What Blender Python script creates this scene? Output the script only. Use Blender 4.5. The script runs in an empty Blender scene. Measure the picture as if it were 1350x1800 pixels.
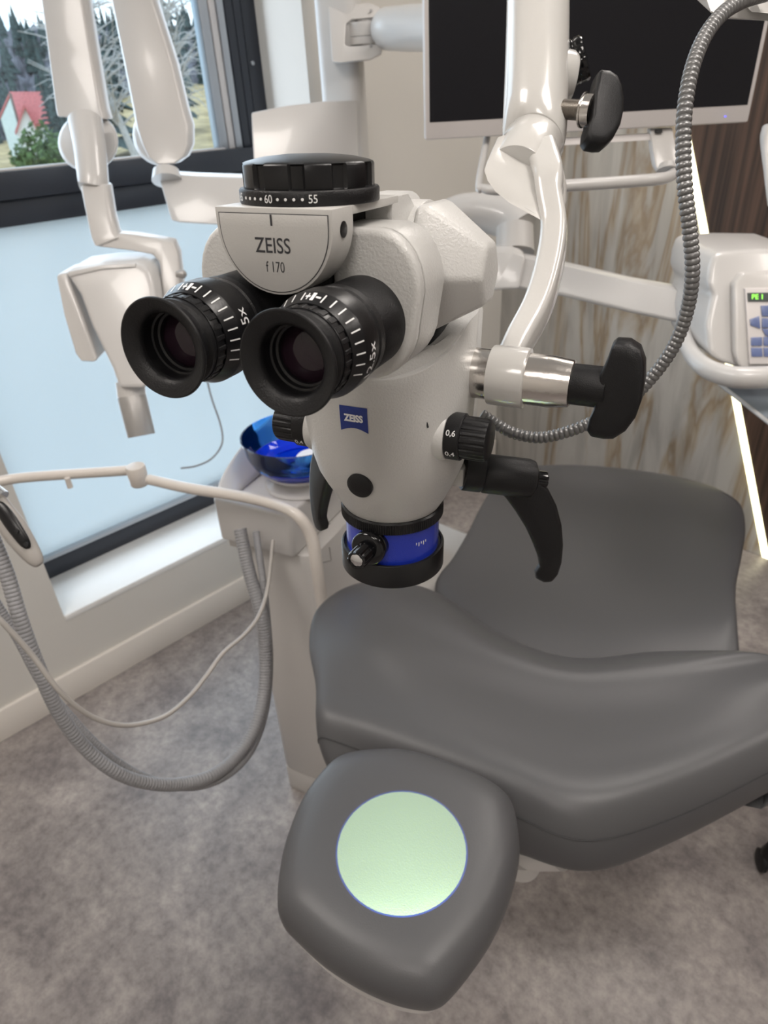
import bpy, bmesh, math, random
import numpy as np
from mathutils import Vector, Matrix, noise
random.seed(7)
C = bpy.context.scene.collection
V = Vector
# ---------------------------------------------------------------- camera (calibrated from the room's vanishing points)
FPX, CX, CY, CAMH = 1171.0, 675.0, 900.0, 1.55
_v = np.array([105, 1880., FPX]); _v /= np.linalg.norm(_v); _z = -_v
_y = np.array([1445, -810., FPX]); _y -= _y.dot(_z) * _z; _y /= np.linalg.norm(_y)
_x = np.cross(_y, _z); RC = np.array([_x, _y, _z]); CAM = np.array([0, 0, CAMH])
cam = bpy.data.cameras.new('camera'); camo = bpy.data.objects.new('camera', cam); C.objects.link(camo)
cam.sensor_fit = 'VERTICAL'; cam.sensor_height = 36; cam.lens = 36 * FPX / 1800
cam.clip_start = .01; cam.clip_end = 500
mw = Matrix.Identity(4)
for i in range(3):
    mw[i][0] = RC[i][0]; mw[i][1] = -RC[i][1]; mw[i][2] = -RC[i][2]; mw[i][3] = CAM[i]
camo.matrix_world = mw
cam.dof.use_dof = True; cam.dof.focus_distance = .37; cam.dof.aperture_fstop = 15
sc = bpy.context.scene; sc.camera = camo
sc.view_settings.view_transform = 'Standard'; sc.view_settings.look = 'None'
sc.view_settings.gamma = 1; sc.view_settings.use_curve_mapping = False
sc.view_settings.exposure = 0.0
# ---------------------------------------------------------------- world: pale blue sky with thin cloud
W = bpy.data.worlds.new('sky'); sc.world = W; W.use_nodes = True
nt = W.node_tree; nt.nodes.clear()
def N(t, ty, **k):
    n = t.nodes.new(ty)
    for a, b in k.items(): setattr(n, a, b)
    return n
wo = N(nt, 'ShaderNodeOutputWorld'); bg = N(nt, 'ShaderNodeBackground'); tc = N(nt, 'ShaderNodeTexCoord')
mp = N(nt, 'ShaderNodeMapping'); mp.inputs['Scale'].default_value = (1, 1, 3.2)
ns = N(nt, 'ShaderNodeTexNoise'); ns.inputs['Scale'].default_value = 3.2; ns.inputs['Detail'].default_value = 7
cr = N(nt, 'ShaderNodeValToRGB')
cr.color_ramp.elements[0].position = .42; cr.color_ramp.elements[0].color = (.34, .56, .76, 1)
cr.color_ramp.elements[1].position = .58; cr.color_ramp.elements[1].color = (.66, .74, .80, 1)
L = nt.links.new
L(tc.outputs['Generated'], mp.inputs[0]); L(mp.outputs[0], ns.inputs['Vector']); L(ns.outputs['Fac'], cr.inputs[0])
L(cr.outputs[0], bg.inputs[0]); L(bg.outputs[0], wo.inputs[0]); bg.inputs[1].default_value = 2.8
def area(name, loc, rot, sx, sy, power, col):
    l = bpy.data.lights.new(name, 'AREA'); l.shape = 'RECTANGLE'; l.size = sx; l.size_y = sy; l.energy = power; l.color = col
    o = bpy.data.objects.new(name, l); o.location = loc; o.rotation_euler = rot; C.objects.link(o); return o
WARM = (1, .93, .87)
CEIL = [(-.95, -.35), (.35, .55), (-.55, 1.75), (.9, 1.9), (.5, -.9)]
for i, (x, y) in enumerate(CEIL):
    area('ceiling_light_lamp', (x, y, 2.66), (0, 0, 0), .55, .55, 9.8, WARM)
area('window_sky_fill', (-1.96, .9, 1.4), (0, math.radians(-90), 0), 2.1, 1.05, 13, (.76, .88, 1))  # added area lamp just inside the panes, stands in for skylight
# ---------------------------------------------------------------- measuring helpers
def ray(x, y):
    d = RC @ np.array([x - CX, y - CY, FPX]); return d / np.linalg.norm(d)
def at_z(x, y, z): d = ray(x, y); return V(CAM + d * (z - CAMH) / d[2])
def at_x(x, y, X): d = ray(x, y); return V(CAM + d * X / d[0])
def at_y(x, y, Y): d = ray(x, y); return V(CAM + d * Y / d[1])
def P(x, y, dep): return V(CAM + RC @ np.array([x - CX, y - CY, FPX]) / FPX * dep)
RIGHT = V(RC[:, 0]); DOWN = V(RC[:, 1]); FWD = V(RC[:, 2])
# ---------------------------------------------------------------- materials
def mat(name, col, rough=.5, metal=0., bump=0., bscale=200., coat=0., var=0., vscale=4., ior=None, emis=None, es=0, trans=0, spec=None):
    m = bpy.data.materials.new(name); m.use_nodes = True; t = m.node_tree; b = t.nodes['Principled BSDF']
    b.inputs['Base Color'].default_value = (*col, 1); b.inputs['Roughness'].default_value = rough; b.inputs['Metallic'].default_value = metal
    b.inputs['Coat Weight'].default_value = coat; b.inputs['Coat Roughness'].default_value = .06
    if ior: b.inputs['IOR'].default_value = ior
    if spec is not None: b.inputs['Specular IOR Level'].default_value = spec
    b.inputs['Transmission Weight'].default_value = trans
    if emis: b.inputs['Emission Color'].default_value = (*emis, 1); b.inputs['Emission Strength'].default_value = es
    tcn = N(t, 'ShaderNodeTexCoord')
    if bump or True:
        n = N(t, 'ShaderNodeTexNoise'); n.inputs['Scale'].default_value = bscale; n.inputs['Detail'].default_value = 3
        t.links.new(tcn.outputs['Object'], n.inputs['Vector'])
        if bump:
            bu = N(t, 'ShaderNodeBump'); bu.inputs['Strength'].default_value = bump; bu.inputs['Distance'].default_value = .0006
            t.links.new(n.outputs['Fac'], bu.inputs['Height']); t.links.new(bu.outputs[0], b.inputs['Normal'])
    if var:
        n2 = N(t, 'ShaderNodeTexNoise'); n2.inputs['Scale'].default_value = vscale; n2.inputs['Detail'].default_value = 5
        t.links.new(tcn.outputs['Object'], n2.inputs['Vector'])
        mx = N(t, 'ShaderNodeValToRGB')
        mx.color_ramp.elements[0].position = .3; mx.color_ramp.elements[1].position = .7
        mx.color_ramp.elements[0].color = (*[c * (1 - var) for c in col], 1)
        mx.color_ramp.elements[1].color = (*[min(1, c * (1 + var)) for c in col], 1)
        t.links.new(n2.outputs['Fac'], mx.inputs[0]); t.links.new(mx.outputs[0], b.inputs['Base Color'])
    return m
M = dict(
    enamel=mat('textured white enamel', (.55, .545, .53), .30, bump=.5, bscale=800),
    enamel_gloss=mat('smooth white enamel', (.56, .55, .53), .2, coat=.5, bump=.08, bscale=500),
    matte_plate=mat('satin silver plate', (.52, .51, .49), .42, bump=.2, bscale=1500),
    rubber=mat('black rubber', (.009, .009, .010), .42, bump=.3, bscale=1400, spec=.35),
    black=mat('black plastic', (.007, .007, .008), .38, bump=.35, bscale=1600, spec=.35),
    black_gloss=mat('glossy black', (.004, .004, .005), .12),
    black_satin=mat('satin black anodised', (.007, .007, .008), .3, bump=.1, bscale=1000, spec=.4),
    dark=mat('dark interior', (.004, .004, .004), .7),
    print_w=mat('white print', (.8, .8, .8), .5),
    print_k=mat('black print', (.03, .03, .035), .5),
    badge=mat('blue badge', (.008, .03, .22), .35, bump=.5, bscale=1200),
    bluering=mat('blue anodised ring', (.012, .035, .42), .25, bump=.4, bscale=1500, coat=.4),
    steel=mat('brushed steel', (.66, .63, .60), .2, 1.0, bump=.25, bscale=250),
    thread=mat('threaded steel', (.35, .32, .29), .35, 1.0),
    conduit=mat('grey steel conduit', (.20, .20, .20), .36, .55),
    upholstery=mat('grey vinyl upholstery', (.074, .074, .078), .41, bump=.22, bscale=700, spec=.45),
    seam=mat('seam thread', (.03, .03, .032), .6),
    clinic=mat('white clinic plastic', (.54, .525, .51), .3, coat=.25),
    clinic_g=mat('glossy white clinic plastic', (.56, .55, .54), .28, coat=.25),
    beige=mat('warm white tube', (.60, .56, .52), .3, coat=.2),
    hose=mat('grey ribbed hose', (.25, .25, .26), .5),
    cord=mat('beige cord', (.36, .34, .32), .4),
    paint=mat('white wall paint', (.64, .62, .585), .85, bump=.1, bscale=300),
    ceilm=mat('ceiling paint', (.8, .78, .75), .9),
    frame=mat('anthracite window frame', (.022, .026, .036), .4),
    alu=mat('aluminium bead', (.42, .44, .47), .35, .6),
    sill=mat('white sill', (.80, .80, .79), .3),
    trim=mat('white baseboard', (.74, .70, .65), .5),
    screen=mat('dark screen', (.006, .006, .009), .35, spec=.3),
    bezel=mat('light grey bezel', (.60, .57, .56), .35),
    chrome=mat('chrome', (.75, .75, .76), .12, 1.0),
    silver=mat('dull silver tube', (.40, .39, .38), .38, .45),
    led=mat('led strip', (1, 1, .9), .5, emis=(1, .93, .58), es=3.2),
    bluekey=mat('blue keypad key', (.12, .16, .32), .35, coat=.4),
    lcd=mat('display', (.05, .06, .06), .3),
    lcdtext=mat('lit green digits', (.2, .9, .1), .5, emis=(.35, 1, .08), es=1.2),
    bluelight=mat('standby light', (.1, .1, 1), .5, emis=(.1, .1, 1), es=3),
    greysheet=mat('grey glass tray', (.25, .29, .33), .2),
    white_disc=mat('white drain cover', (.85, .85, .85), .3),
    redroof=mat('red roof tiles', (.55, .16, .15), .8, var=.2, vscale=6),
    plaster=mat('pale plaster', (.62, .66, .62), .9, var=.1),
    bark=mat('pale birch bark', (.48, .44, .42), .9, var=.3, vscale=20),
    timber=mat('brown timber', (.16, .10, .08), .8),
    spruce=mat('dark spruce needles', (.055, .075, .07), .95, var=.5, vscale=3),
    bush=mat('green bush', (.10, .15, .05), .95, var=.5, vscale=5),
    field=mat('dry winter grass', (.46, .33, .17), .95, var=.35, vscale=.6),
    wood_far=mat('hazy bare woodland', (.19, .17, .19), .95, var=.5, vscale=.9),
    wire=mat('power line', (.03, .03, .03), .6),
)
def custom(name):
    m = bpy.data.materials.new(name); m.use_nodes = True; t = m.node_tree; return m, t, t.nodes['Principled BSDF']
# floor: mottled grey vinyl
m, t, b = custom('mottled grey vinyl floor'); M['floor'] = m
tcn = N(t, 'ShaderNodeTexCoord'); n1 = N(t, 'ShaderNodeTexNoise'); n1.inputs['Scale'].default_value = 4.2; n1.inputs['Detail'].default_value = 9; n1.inputs['Roughness'].default_value = .66; n1.inputs['Distortion'].default_value = .4
n2 = N(t, 'ShaderNodeTexNoise'); n2.inputs['Scale'].default_value = 38; n2.inputs['Detail'].default_value = 8; n2.inputs['Roughness'].default_value = .75
r1 = N(t, 'ShaderNodeValToRGB'); r1.color_ramp.elements[0].position = .34; r1.color_ramp.elements[0].color = (.20, .178, .178, 1); r1.color_ramp.elements[1].position = .66; r1.color_ramp.elements[1].color = (.44, .40, .375, 1)
r2 = N(t, 'ShaderNodeValToRGB'); r2.color_ramp.elements[0].position = .33; r2.color_ramp.elements[0].color = (.42, .41, .44, 1); r2.color_ramp.elements[1].position = .6; r2.color_ramp.elements[1].color = (1, 1, 1, 1)
mx = N(t, 'ShaderNodeMix', data_type='RGBA', blend_type='MULTIPLY'); mx.inputs[0].default_value = .75
for a, bb in ((tcn.outputs['Object'], n1.inputs[0]), (tcn.outputs['Object'], n2.inputs[0]), (n1.outputs[0], r1.inputs[0]), (n2.outputs[0], r2.inputs[0]), (r1.outputs[0], mx.inputs[6]), (r2.outputs[0], mx.inputs[7]), (mx.outputs[2], b.inputs['Base Color'])): t.links.new(a, bb)
b.inputs['Roughness'].default_value = .36
# marble: upright grey and ochre veins
m, t, b = custom('veined marble slab'); M['marble'] = m
tcn = N(t, 'ShaderNodeTexCoord'); mpn = N(t, 'ShaderNodeMapping'); mpn.inputs['Scale'].default_value = (3.8, 1, .5); mpn.inputs['Rotation'].default_value = (0, .18, 0)
n1 = N(t, 'ShaderNodeTexNoise'); n1.inputs['Scale'].default_value = 1.5; n1.inputs['Detail'].default_value = 7; n1.inputs['Distortion'].default_value = .7
n2 = N(t, 'ShaderNodeTexNoise'); n2.inputs['Scale'].default_value = 2.3; n2.inputs['Detail'].default_value = 6; n2.inputs['Distortion'].default_value = 2.0
r1 = N(t, 'ShaderNodeValToRGB'); e = r1.color_ramp.elements; e[0].position = .40; e[0].color = (.50, .49, .455, 1); e[1].position = .60; e[1].color = (.52, .51, .48, 1)
for pz, cc in ((.465, (.49, .475, .44, 1)), (.492, (.34, .27, .19, 1)), (.505, (.42, .36, .28, 1)), (.54, (.52, .51, .48, 1))):
    q = e.new(pz); q.color = cc
r2 = N(t, 'ShaderNodeValToRGB'); e = r2.color_ramp.elements; e[0].position = .36; e[0].color = (.66, .65, .65, 1); e[1].position = .56; e[1].color = (1, 1, 1, 1)
mx = N(t, 'ShaderNodeMix', data_type='RGBA', blend_type='MULTIPLY'); mx.inputs[0].default_value = .7
for a, bb in ((tcn.outputs['Object'], mpn.inputs[0]), (mpn.outputs[0], n1.inputs[0]), (mpn.outputs[0], n2.inputs[0]), (n1.outputs[0], r1.inputs[0]), (n2.outputs[0], r2.inputs[0]), (r1.outputs[0], mx.inputs[6]), (r2.outputs[0], mx.inputs[7]), (mx.outputs[2], b.inputs['Base Color'])): t.links.new(a, bb)
b.inputs['Roughness'].default_value = .3
# dark wood, upright grain
m, t, b = custom('dark upright wood grain'); M['wood'] = m
tcn = N(t, 'ShaderNodeTexCoord'); mpn = N(t, 'ShaderNodeMapping'); mpn.inputs['Scale'].default_value = (42, 1, .8)
n1 = N(t, 'ShaderNodeTexNoise'); n1.inputs['Scale'].default_value = 1.6; n1.inputs['Detail'].default_value = 6
r1 = N(t, 'ShaderNodeValToRGB'); r1.color_ramp.elements[0].position = .35; r1.color_ramp.elements[0].color = (.028, .017, .012, 1); r1.color_ramp.elements[1].position = .68; r1.color_ramp.elements[1].color = (.11, .065, .045, 1)
for a, bb in ((tcn.outputs['Object'], mpn.inputs[0]), (mpn.outputs[0], n1.inputs[0]), (n1.outputs[0], r1.inputs[0]), (r1.outputs[0], b.inputs['Base Color'])): t.links.new(a, bb)
b.inputs['Roughness'].default_value = .45
# clear pane, frosted pane, blue bowl
def glassy(name, tint, rough=.02, fres=1.45, body=None, bodyw=0.):
    m = bpy.data.materials.new(name); m.use_nodes = True; t = m.node_tree; t.nodes.clear()
    o = N(t, 'ShaderNodeOutputMaterial'); tr = N(t, 'ShaderNodeBsdfTransparent'); gl = N(t, 'ShaderNodeBsdfGlossy'); fr = N(t, 'ShaderNodeFresnel'); mxs = N(t, 'ShaderNodeMixShader')
    tr.inputs[0].default_value = (*tint, 1); gl.inputs['Roughness'].default_value = rough; fr.inputs[0].default_value = fres
    src = tr.outputs[0]
    if body:
        df = N(t, 'ShaderNodeBsdfDiffuse'); df.inputs[0].default_value = (*body, 1); m2 = N(t, 'ShaderNodeMixShader'); m2.inputs[0].default_value = bodyw
        t.links.new(tr.outputs[0], m2.inputs[1]); t.links.new(df.outputs[0], m2.inputs[2]); src = m2.outputs[0]
    t.links.new(fr.outputs[0], mxs.inputs[0]); t.links.new(src, mxs.inputs[1]); t.links.new(gl.outputs[0], mxs.inputs[2]); t.links.new(mxs.outputs[0], o.inputs[0])
    return m
M['pane'] = glassy('clear window glass', (.96, .98, .98))
M['blueglass'] = glassy('blue glass', (.10, .36, .96), body=(.002, .05, .95), bodyw=.5)
M['blueclear'] = glassy('clear blue glass', (.30, .62, .97), body=(.01, .16, .9), bodyw=.06)
M['lens'] = mat('coated lens', (.016, .008, .013), .06, coat=.25, spec=.3)
m = bpy.data.materials.new('frosted glass'); m.use_nodes = True; t = m.node_tree; t.nodes.clear(); M['frosted'] = m
o_ = N(t, 'ShaderNodeOutputMaterial'); tl = N(t, 'ShaderNodeBsdfTranslucent'); df = N(t, 'ShaderNodeBsdfDiffuse'); gl = N(t, 'ShaderNodeBsdfGlossy')
tl.inputs[0].default_value = (.97, .98, .98, 1); df.inputs[0].default_value = (.70, .84, .92, 1); gl.inputs['Roughness'].default_value = .03
a1 = N(t, 'ShaderNodeMixShader'); a1.inputs[0].default_value = .12; a2 = N(t, 'ShaderNodeMixShader'); fr = N(t, 'ShaderNodeFresnel'); fr.inputs[0].default_value = 1.4
for a, bb in ((tl.outputs[0], a1.inputs[1]), (df.outputs[0], a1.inputs[2]), (fr.outputs[0], a2.inputs[0]), (a1.outputs[0], a2.inputs[1]), (gl.outputs[0], a2.inputs[2]), (a2.outputs[0], o_.inputs[0])): t.links.new(a, bb)
M['lampface'] = mat('lit ceiling panel', (1, 1, 1), .5, emis=(1, .93, .86), es=5)
# ---------------------------------------------------------------- object helpers
WM = {}
def empty(name, loc, label=None, cat=None, group=None, matrix=None):
    o = bpy.data.objects.new(name, None); C.objects.link(o); o.empty_display_size = .02
    mm = matrix if matrix else Matrix.Translation(V(loc))
    o.matrix_world = mm; o.location = mm.to_translation(); o.rotation_mode = 'QUATERNION'; o.rotation_quaternion = mm.to_quaternion()
    WM[o] = mm.copy(); tag(o, label, cat, group); return o
def tag(o, label=None, cat=None, group=None, kind=None):
    for k, v in (('label', label), ('category', cat), ('group', group), ('kind', kind)):
        if v: o[k] = v
    return o
class G:
    """a growing mesh in world coordinates"""
    def __init__(s): s.v = []; s.f = []
    def add(s, vs, fs):
        n = len(s.v); s.v += [V(a) for a in vs]; s.f += [tuple(i + n for i in f) for f in fs]; return s
    def loft(s, rings, caps=True, closed=False):
        n = len(rings[0]); vs = [p for r in rings for p in r]; fs = []; m_ = len(rings)
        for i in range(m_ if closed else m_ - 1):
            for j in range(n):
                k = (j + 1) % n; i2 = (i + 1) % m_
                fs.append((i * n + j, i * n + k, i2 * n + k, i2 * n + j))
        if caps and not closed: fs.append(tuple(range(n - 1, -1, -1))); fs.append(tuple((m_ - 1) * n + j for j in range(n)))
        return s.add(vs, fs)
    def lathe(s, o, ax, prof, seg=48, rf=None, xd=None, caps=True, arc=None):
        o = V(o); ax = V(ax).normalized(); x = V(xd) if xd else (V((0, 0, 1)) if abs(ax.z) < .9 else V((1, 0, 0)))
        x = (x - ax * x.dot(ax)).normalized(); y = ax.cross(x); rings = []
        for r, h in prof:
            rings.append([o + ax * h + (x * math.cos(a) + y * math.sin(a)) * (r * (rf(a, h) if rf else 1)) for a in (2 * math.pi * i / seg for i in range(seg))])
        return s.loft(rings, caps)
    def tube(s, pts, rad, seg=16, sub=8, rib=None, caps=True, flat=1., upv=None):
        pts = [V(p) for p in pts]; rads = rad if isinstance(rad, (list, tuple)) else [rad] * len(pts)
        if sub > 1:
            a = [pts[0] * 2 - pts[1]] + pts + [pts[-1] * 2 - pts[-2]]; ar = [rads[0]] + list(rads) + [rads[-1]]; q = []; qr = []
            for i in range(1, len(a) - 2):
                for k in range(sub):
                    t_ = k / sub; p0, p1, p2, p3 = a[i - 1:i + 3]
                    q.append(.5 * ((2 * p1) + (p2 - p0) * t_ + (2 * p0 - 5 * p1 + 4 * p2 - p3) * t_ ** 2 + (3 * p1 - p0 - 3 * p2 + p3) * t_ ** 3)); qr.append(ar[i] * (1 - t_) + ar[i + 1] * t_)
            q.append(pts[-1]); qr.append(rads[-1]); pts, rads = q, qr
        if rib:   # (pitch, depth): real ribs along the length
            L_ = [0]
            for i in range(1, len(pts)): L_.append(L_[-1] + (pts[i] - pts[i - 1]).length)
            n = int(L_[-1] / rib[0] * 5); q = []; qr = []; j = 0
            for k in range(n + 1):
                d = L_[-1] * k / n
                while j < len(L_) - 2 and L_[j + 1] < d: j += 1
                t_ = (d - L_[j]) / max(1e-9, L_[j + 1] - L_[j]); q.append(pts[j].lerp(pts[j + 1], t_))
                qr.append((rads[j] * (1 - t_) + rads[j + 1] * t_) - rib[1] * (1, .15, 0, .0, .45)[k % 5])
            pts, rads = q, qr
        tg = (pts[1] - pts[0]).normalized(); x = V(upv) if upv else (V((0, 0, 1)) if abs(tg.z) < .9 else V((1, 0, 0))); rings = []
        for i, p in enumerate(pts):
            tg = (pts[min(i + 1, len(pts) - 1)] - pts[max(i - 1, 0)]).normalized()
            x = (x - tg * x.dot(tg)).normalized(); y = tg.cross(x)
            rings.append([p + x * math.cos(a) * rads[i] + y * math.sin(a) * rads[i] * flat for a in (2 * math.pi * k / seg for k in range(seg))])
        return s.loft(rings, caps)
    def prism(s, poly, o, x, y, n, h):
        o, x, y, n = V(o), V(x), V(y), V(n); a = [o + x * p[0] + y * p[1] for p in poly]; b_ = [p + n * h for p in a]; return s.loft([a, b_])
    def box(s, c, hx, hy, hz, X=(1, 0, 0), Y=(0, 1, 0), Z=(0, 0, 1)):
        c, X, Y, Z = V(c), V(X).normalized(), V(Y).normalized(), V(Z).normalized()
        a = [c + X * i * hx + Y * j * hy - Z * hz for i, j in ((-1, -1), (1, -1), (1, 1), (-1, 1))]
        return s.loft([a, [p + Z * 2 * hz for p in a]])
    def grid(s, rows):
        n = len(rows[0]); return s.add([p for r in rows for p in r], [(i * n + j, i * n + j + 1, (i + 1) * n + j + 1, (i + 1) * n + j) for i in range(len(rows) - 1) for j in range(n - 1)])
    def obj(s, name, m, parent=None, bevel=0, seg=2, ang=35, sub=0, smooth=True, **kw):
        me = bpy.data.meshes.new(name); inv = WM[parent].inverted() if parent else Matrix.Identity(4)
        me.from_pydata([inv @ p for p in s.v], [], s.f)
        bm = bmesh.new(); bm.from_mesh(me)
        bmesh.ops.remove_doubles(bm, verts=bm.verts, dist=1e-7)
        bmesh.ops.recalc_face_normals(bm, faces=bm.faces)
        if bevel:
            ed = [e for e in bm.edges if len(e.link_faces) == 2 and e.calc_face_angle(0) > math.radians(ang)]
            bmesh.ops.bevel(bm, geom=ed, offset=bevel, segments=seg, profile=.5, affect='EDGES', clamp_overlap=True)
        bm.to_mesh(me); bm.free()
        me.materials.append(M[m] if isinstance(m, str) else m)
        if smooth:
            me.shade_smooth(); me.set_sharp_from_angle(angle=math.radians(38))
        o = bpy.data.objects.new(name, me); C.objects.link(o)
        if parent: o.parent = parent; WM[o] = WM[parent].copy()
        else: WM[o] = Matrix.Identity(4)
        if sub:
            mo = o.modifiers.new('sub', 'SUBSURF'); mo.levels = mo.render_levels = sub
        tag(o, **kw); return o
def text_geo(body, size, bold=0.):
    cu = bpy.data.curves.new('t', 'FONT'); cu.body = body; cu.size = size; cu.align_x = 'CENTER'; cu.align_y = 'CENTER'; cu.offset = bold; cu.resolution_u = 4
    to = bpy.data.objects.new('t', cu); C.objects.link(to); dg = bpy.context.evaluated_depsgraph_get()
    me = to.evaluated_get(dg).to_mesh(); vs = [v.co.copy() for v in me.vertices]; fs = [tuple(p.vertices) for p in me.polygons]
    to.evaluated_get(dg).to_mesh_clear(); bpy.data.objects.remove(to); bpy.data.curves.remove(cu)
    return vs, fs
def text_obj(name, body, size, mapf, m, parent, bold=0., sx=1.):
    vs, fs = text_geo(body, size, bold); g = G(); g.add([mapf(v.x * sx, v.y) for v in vs], fs)
    me_parent_inv = WM[parent].inverted(); me = bpy.data.meshes.new(name); me.from_pydata([me_parent_inv @ p for p in g.v], [], g.f)
    me.materials.append(M[m]); o = bpy.data.objects.new(name, me); C.objects.link(o); o.parent = parent; WM[o] = WM[parent].copy(); return o
def rrect(w, h, r, n=5):
    out = []
    for cx_, cy_, a0 in ((w - r, h - r, 0), (-w + r, h - r, 90), (-w + r, -h + r, 180), (w - r, -h + r, 270)):
        for k in range(n + 1):
            a = math.radians(a0 + 90 * k / n); out.append((cx_ + r * math.cos(a), cy_ + r * math.sin(a)))
    return out
def structure(o, name=None): o['kind'] = 'structure'; return o
# ================================================================ ROOM
XW, YB, XR, YF, ZC = -1.78, 2.42, 2.2, -1.8, 2.7
def rect_box(x0, x1, y0, y1, z0, z1): return G().box(((x0 + x1) / 2, (y0 + y1) / 2, (z0 + z1) / 2), (x1 - x0) / 2, (y1 - y0) / 2, (z1 - z0) / 2)
structure(rect_box(XW - .3, XR + .1, YF - .1, YB + .1, -.1, 0).obj('floor', 'floor'))
structure(rect_box(XW - .3, XR + .1, YF - .1, YB + .1, ZC, ZC + .1).obj('ceiling', 'ceilm'))
WY0, WY1, WZ0, WZ1, XF = .34, 1.447, .295, 2.45, -2.0
g = G()
for bxs in ((YF - .1, WY0, 0, ZC), (WY1, YB + .1, 0, ZC), (WY0, WY1, 0, WZ0), (WY0, WY1, WZ1, ZC)):
    g.box(((XW - .125) , (bxs[0] + bxs[1]) / 2, (bxs[2] + bxs[3]) / 2), .125, (bxs[1] - bxs[0]) / 2, (bxs[3] - bxs[2]) / 2)
structure(g.obj('wall_left', 'paint'))
structure(rect_box(XW - .3, XR + .1, YB + .012, YB + .12, 0, ZC).obj('wall_back', 'paint'))
structure(rect_box(XR, XR + .1, YF, YB, 0, ZC).obj('wall_right', 'paint'))
structure(rect_box(XW, XR, YF - .1, YF, 0, ZC).obj('wall_front', 'paint'))
g = G(); a = (.014, 0); 
structure(rect_box(XW, XW + .014, YF, YB - .01, 0, .104).obj('baseboard_left', 'trim', bevel=.002))
# slanting joint between marble and wood, with the LED profile in it
def jx(z): return -1.038 + (1.298 - z) * .4153
mb = [(XW, 0), (jx(0) - .012, 0), (jx(ZC) - .012, ZC), (XW, ZC)]
wallb = G().prism([(XW, 0), (jx(0) - .014, 0), (jx(1.79) - .014, 1.79), (XW, 1.79)], (0, YB, 0), (1, 0, 0), (0, 0, 1), (0, 1, 0), .012)
cl = wallb.obj('trim_1', 'marble', bevel=.001, label='veined marble wall cladding'); structure(cl)
structure(G().prism([(jx(1.79) * 0 + XW, 1.793), (jx(1.793) - .014, 1.793), (jx(ZC) - .014, ZC), (XW, ZC)], (0, YB, 0), (1, 0, 0), (0, 0, 1), (0, 1, 0), .012).obj('trim_2', 'marble'))
structure(G().prism([(jx(0) + .014, 0), (XR, 0), (XR, ZC), (jx(ZC) + .014, ZC)], (0, YB, 0), (1, 0, 0), (0, 0, 1), (0, 1, 0), .012).obj('trim_3', 'wood', label='dark wood wall cladding'))
led = G().prism([(jx(.0) - .012, .0), (jx(.0) + .012, .0), (jx(2.6) + .012, 2.6), (jx(2.6) - .012, 2.6)], (0, YB - .004, 0), (1, 0, 0), (0, 0, 1), (0, 1, 0), .012).obj('led_strip', 'led')
tag(led, 'slanting lit LED strip between marble and dark wood on the back wall', 'led strip')
# window
win = empty('window_1', (XF, WY0, WZ0)); structure(win)
D = .03
def bar(y0, y1, z0, z1, x0, x1, name, m='frame', bv=.002): return rect_box(x0, x1, y0, y1, z0, z1).obj(name, m, win, bevel=bv)
bar(WY0 - .05, WY0 + .026, WZ0, WZ1, XF - .06, XF, 'frame_bar'); bar(WY1 - .075, WY1 + .05, WZ0, WZ1, XF - .06, XF + .004, 'frame_bar')
bar(WY0, WY1, WZ0 - .02, WZ0 + .065, XF - .06, XF + .001, 'frame_bar'); bar(WY0, WY1, WZ1 - .07, WZ1 + .02, XF - .06, XF, 'frame_bar')
bar(WY0, WY1, 1.312, 1.372, XF - .06, XF + .002, 'transom'); bar(WY0, WY1, 1.374, 1.437, XF - .06, XF + .018, 'transom')
bar(WY0 + .02, WY1 - .07, .358, .370, XF - .02, XF + .004, 'glazing_bead', 'alu')
for k, (a, bb, mm_, dx) in enumerate(((-.180, -.150, 'alu', 0), (-.148, -.128, 'bezel', .004), (-.126, -.104, 'alu', .010), (-.102, -.076, 'frame', .014))):
    bar(WY1 + a, WY1 + bb, 1.437, WZ1 - .07, XF - .05, XF - .012 + dx, 'sash_profile', mm_, .001)
bar(WY0 + .03, WY1 - .17, 1.437, 1.442, XF - .04, XF + .002, 'glazing_bead', 'bezel', .001)
g = G()
for k in range(150):
    z = 1.45 + k * .0064; g.box((XF + .006, WY1 - .048, z), .002, .003, .0018)
g.obj('blind_zip', 'frame', win, kind='stuff')
G().lathe((XF + .004, WY1 - .034, 1.655), (1, 0, 0), [(.006, 0), (.006, .004), (.004, .006)], 16).obj('screw_cap', 'alu', win)
rect_box(XF - .035, XF - .029, WY0, WY1 - .16, 1.43, WZ1 - .06).obj('clear_pane', 'pane', win)
rect_box(XF - .030, XF - .024, WY0, WY1 - .06, .35, 1.33).obj('frosted_pane', 'frosted', win)
rect_box(XF, XW + .002, WY0, WY1, WZ0 - .02, WZ0).obj('sill', 'sill', win, bevel=.002)
# ceiling panels
for i, (x, y) in enumerate(CEIL):
    t_ = empty('ceiling_light', (x, y, 2.69), ('square ceiling light panel behind the camera, towards the window', 'square ceiling light panel above the headrest side of the chair', 'square ceiling light panel over the seat of the patient chair', 'square ceiling light panel in front of the dark wood wall', 'square ceiling light panel behind the camera on the right')[i], 'ceiling light', 'ceiling light panels')
    rect_box(x - .31, x + .31, y - .31, y + .31, 2.680, 2.699).obj('frame', 'bezel', t_, bevel=.003)
    rect_box(x - .29, x + .29, y - .29, y + .29, 2.674, 2.680).obj('diffuser', 'lampface', t_)
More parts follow.
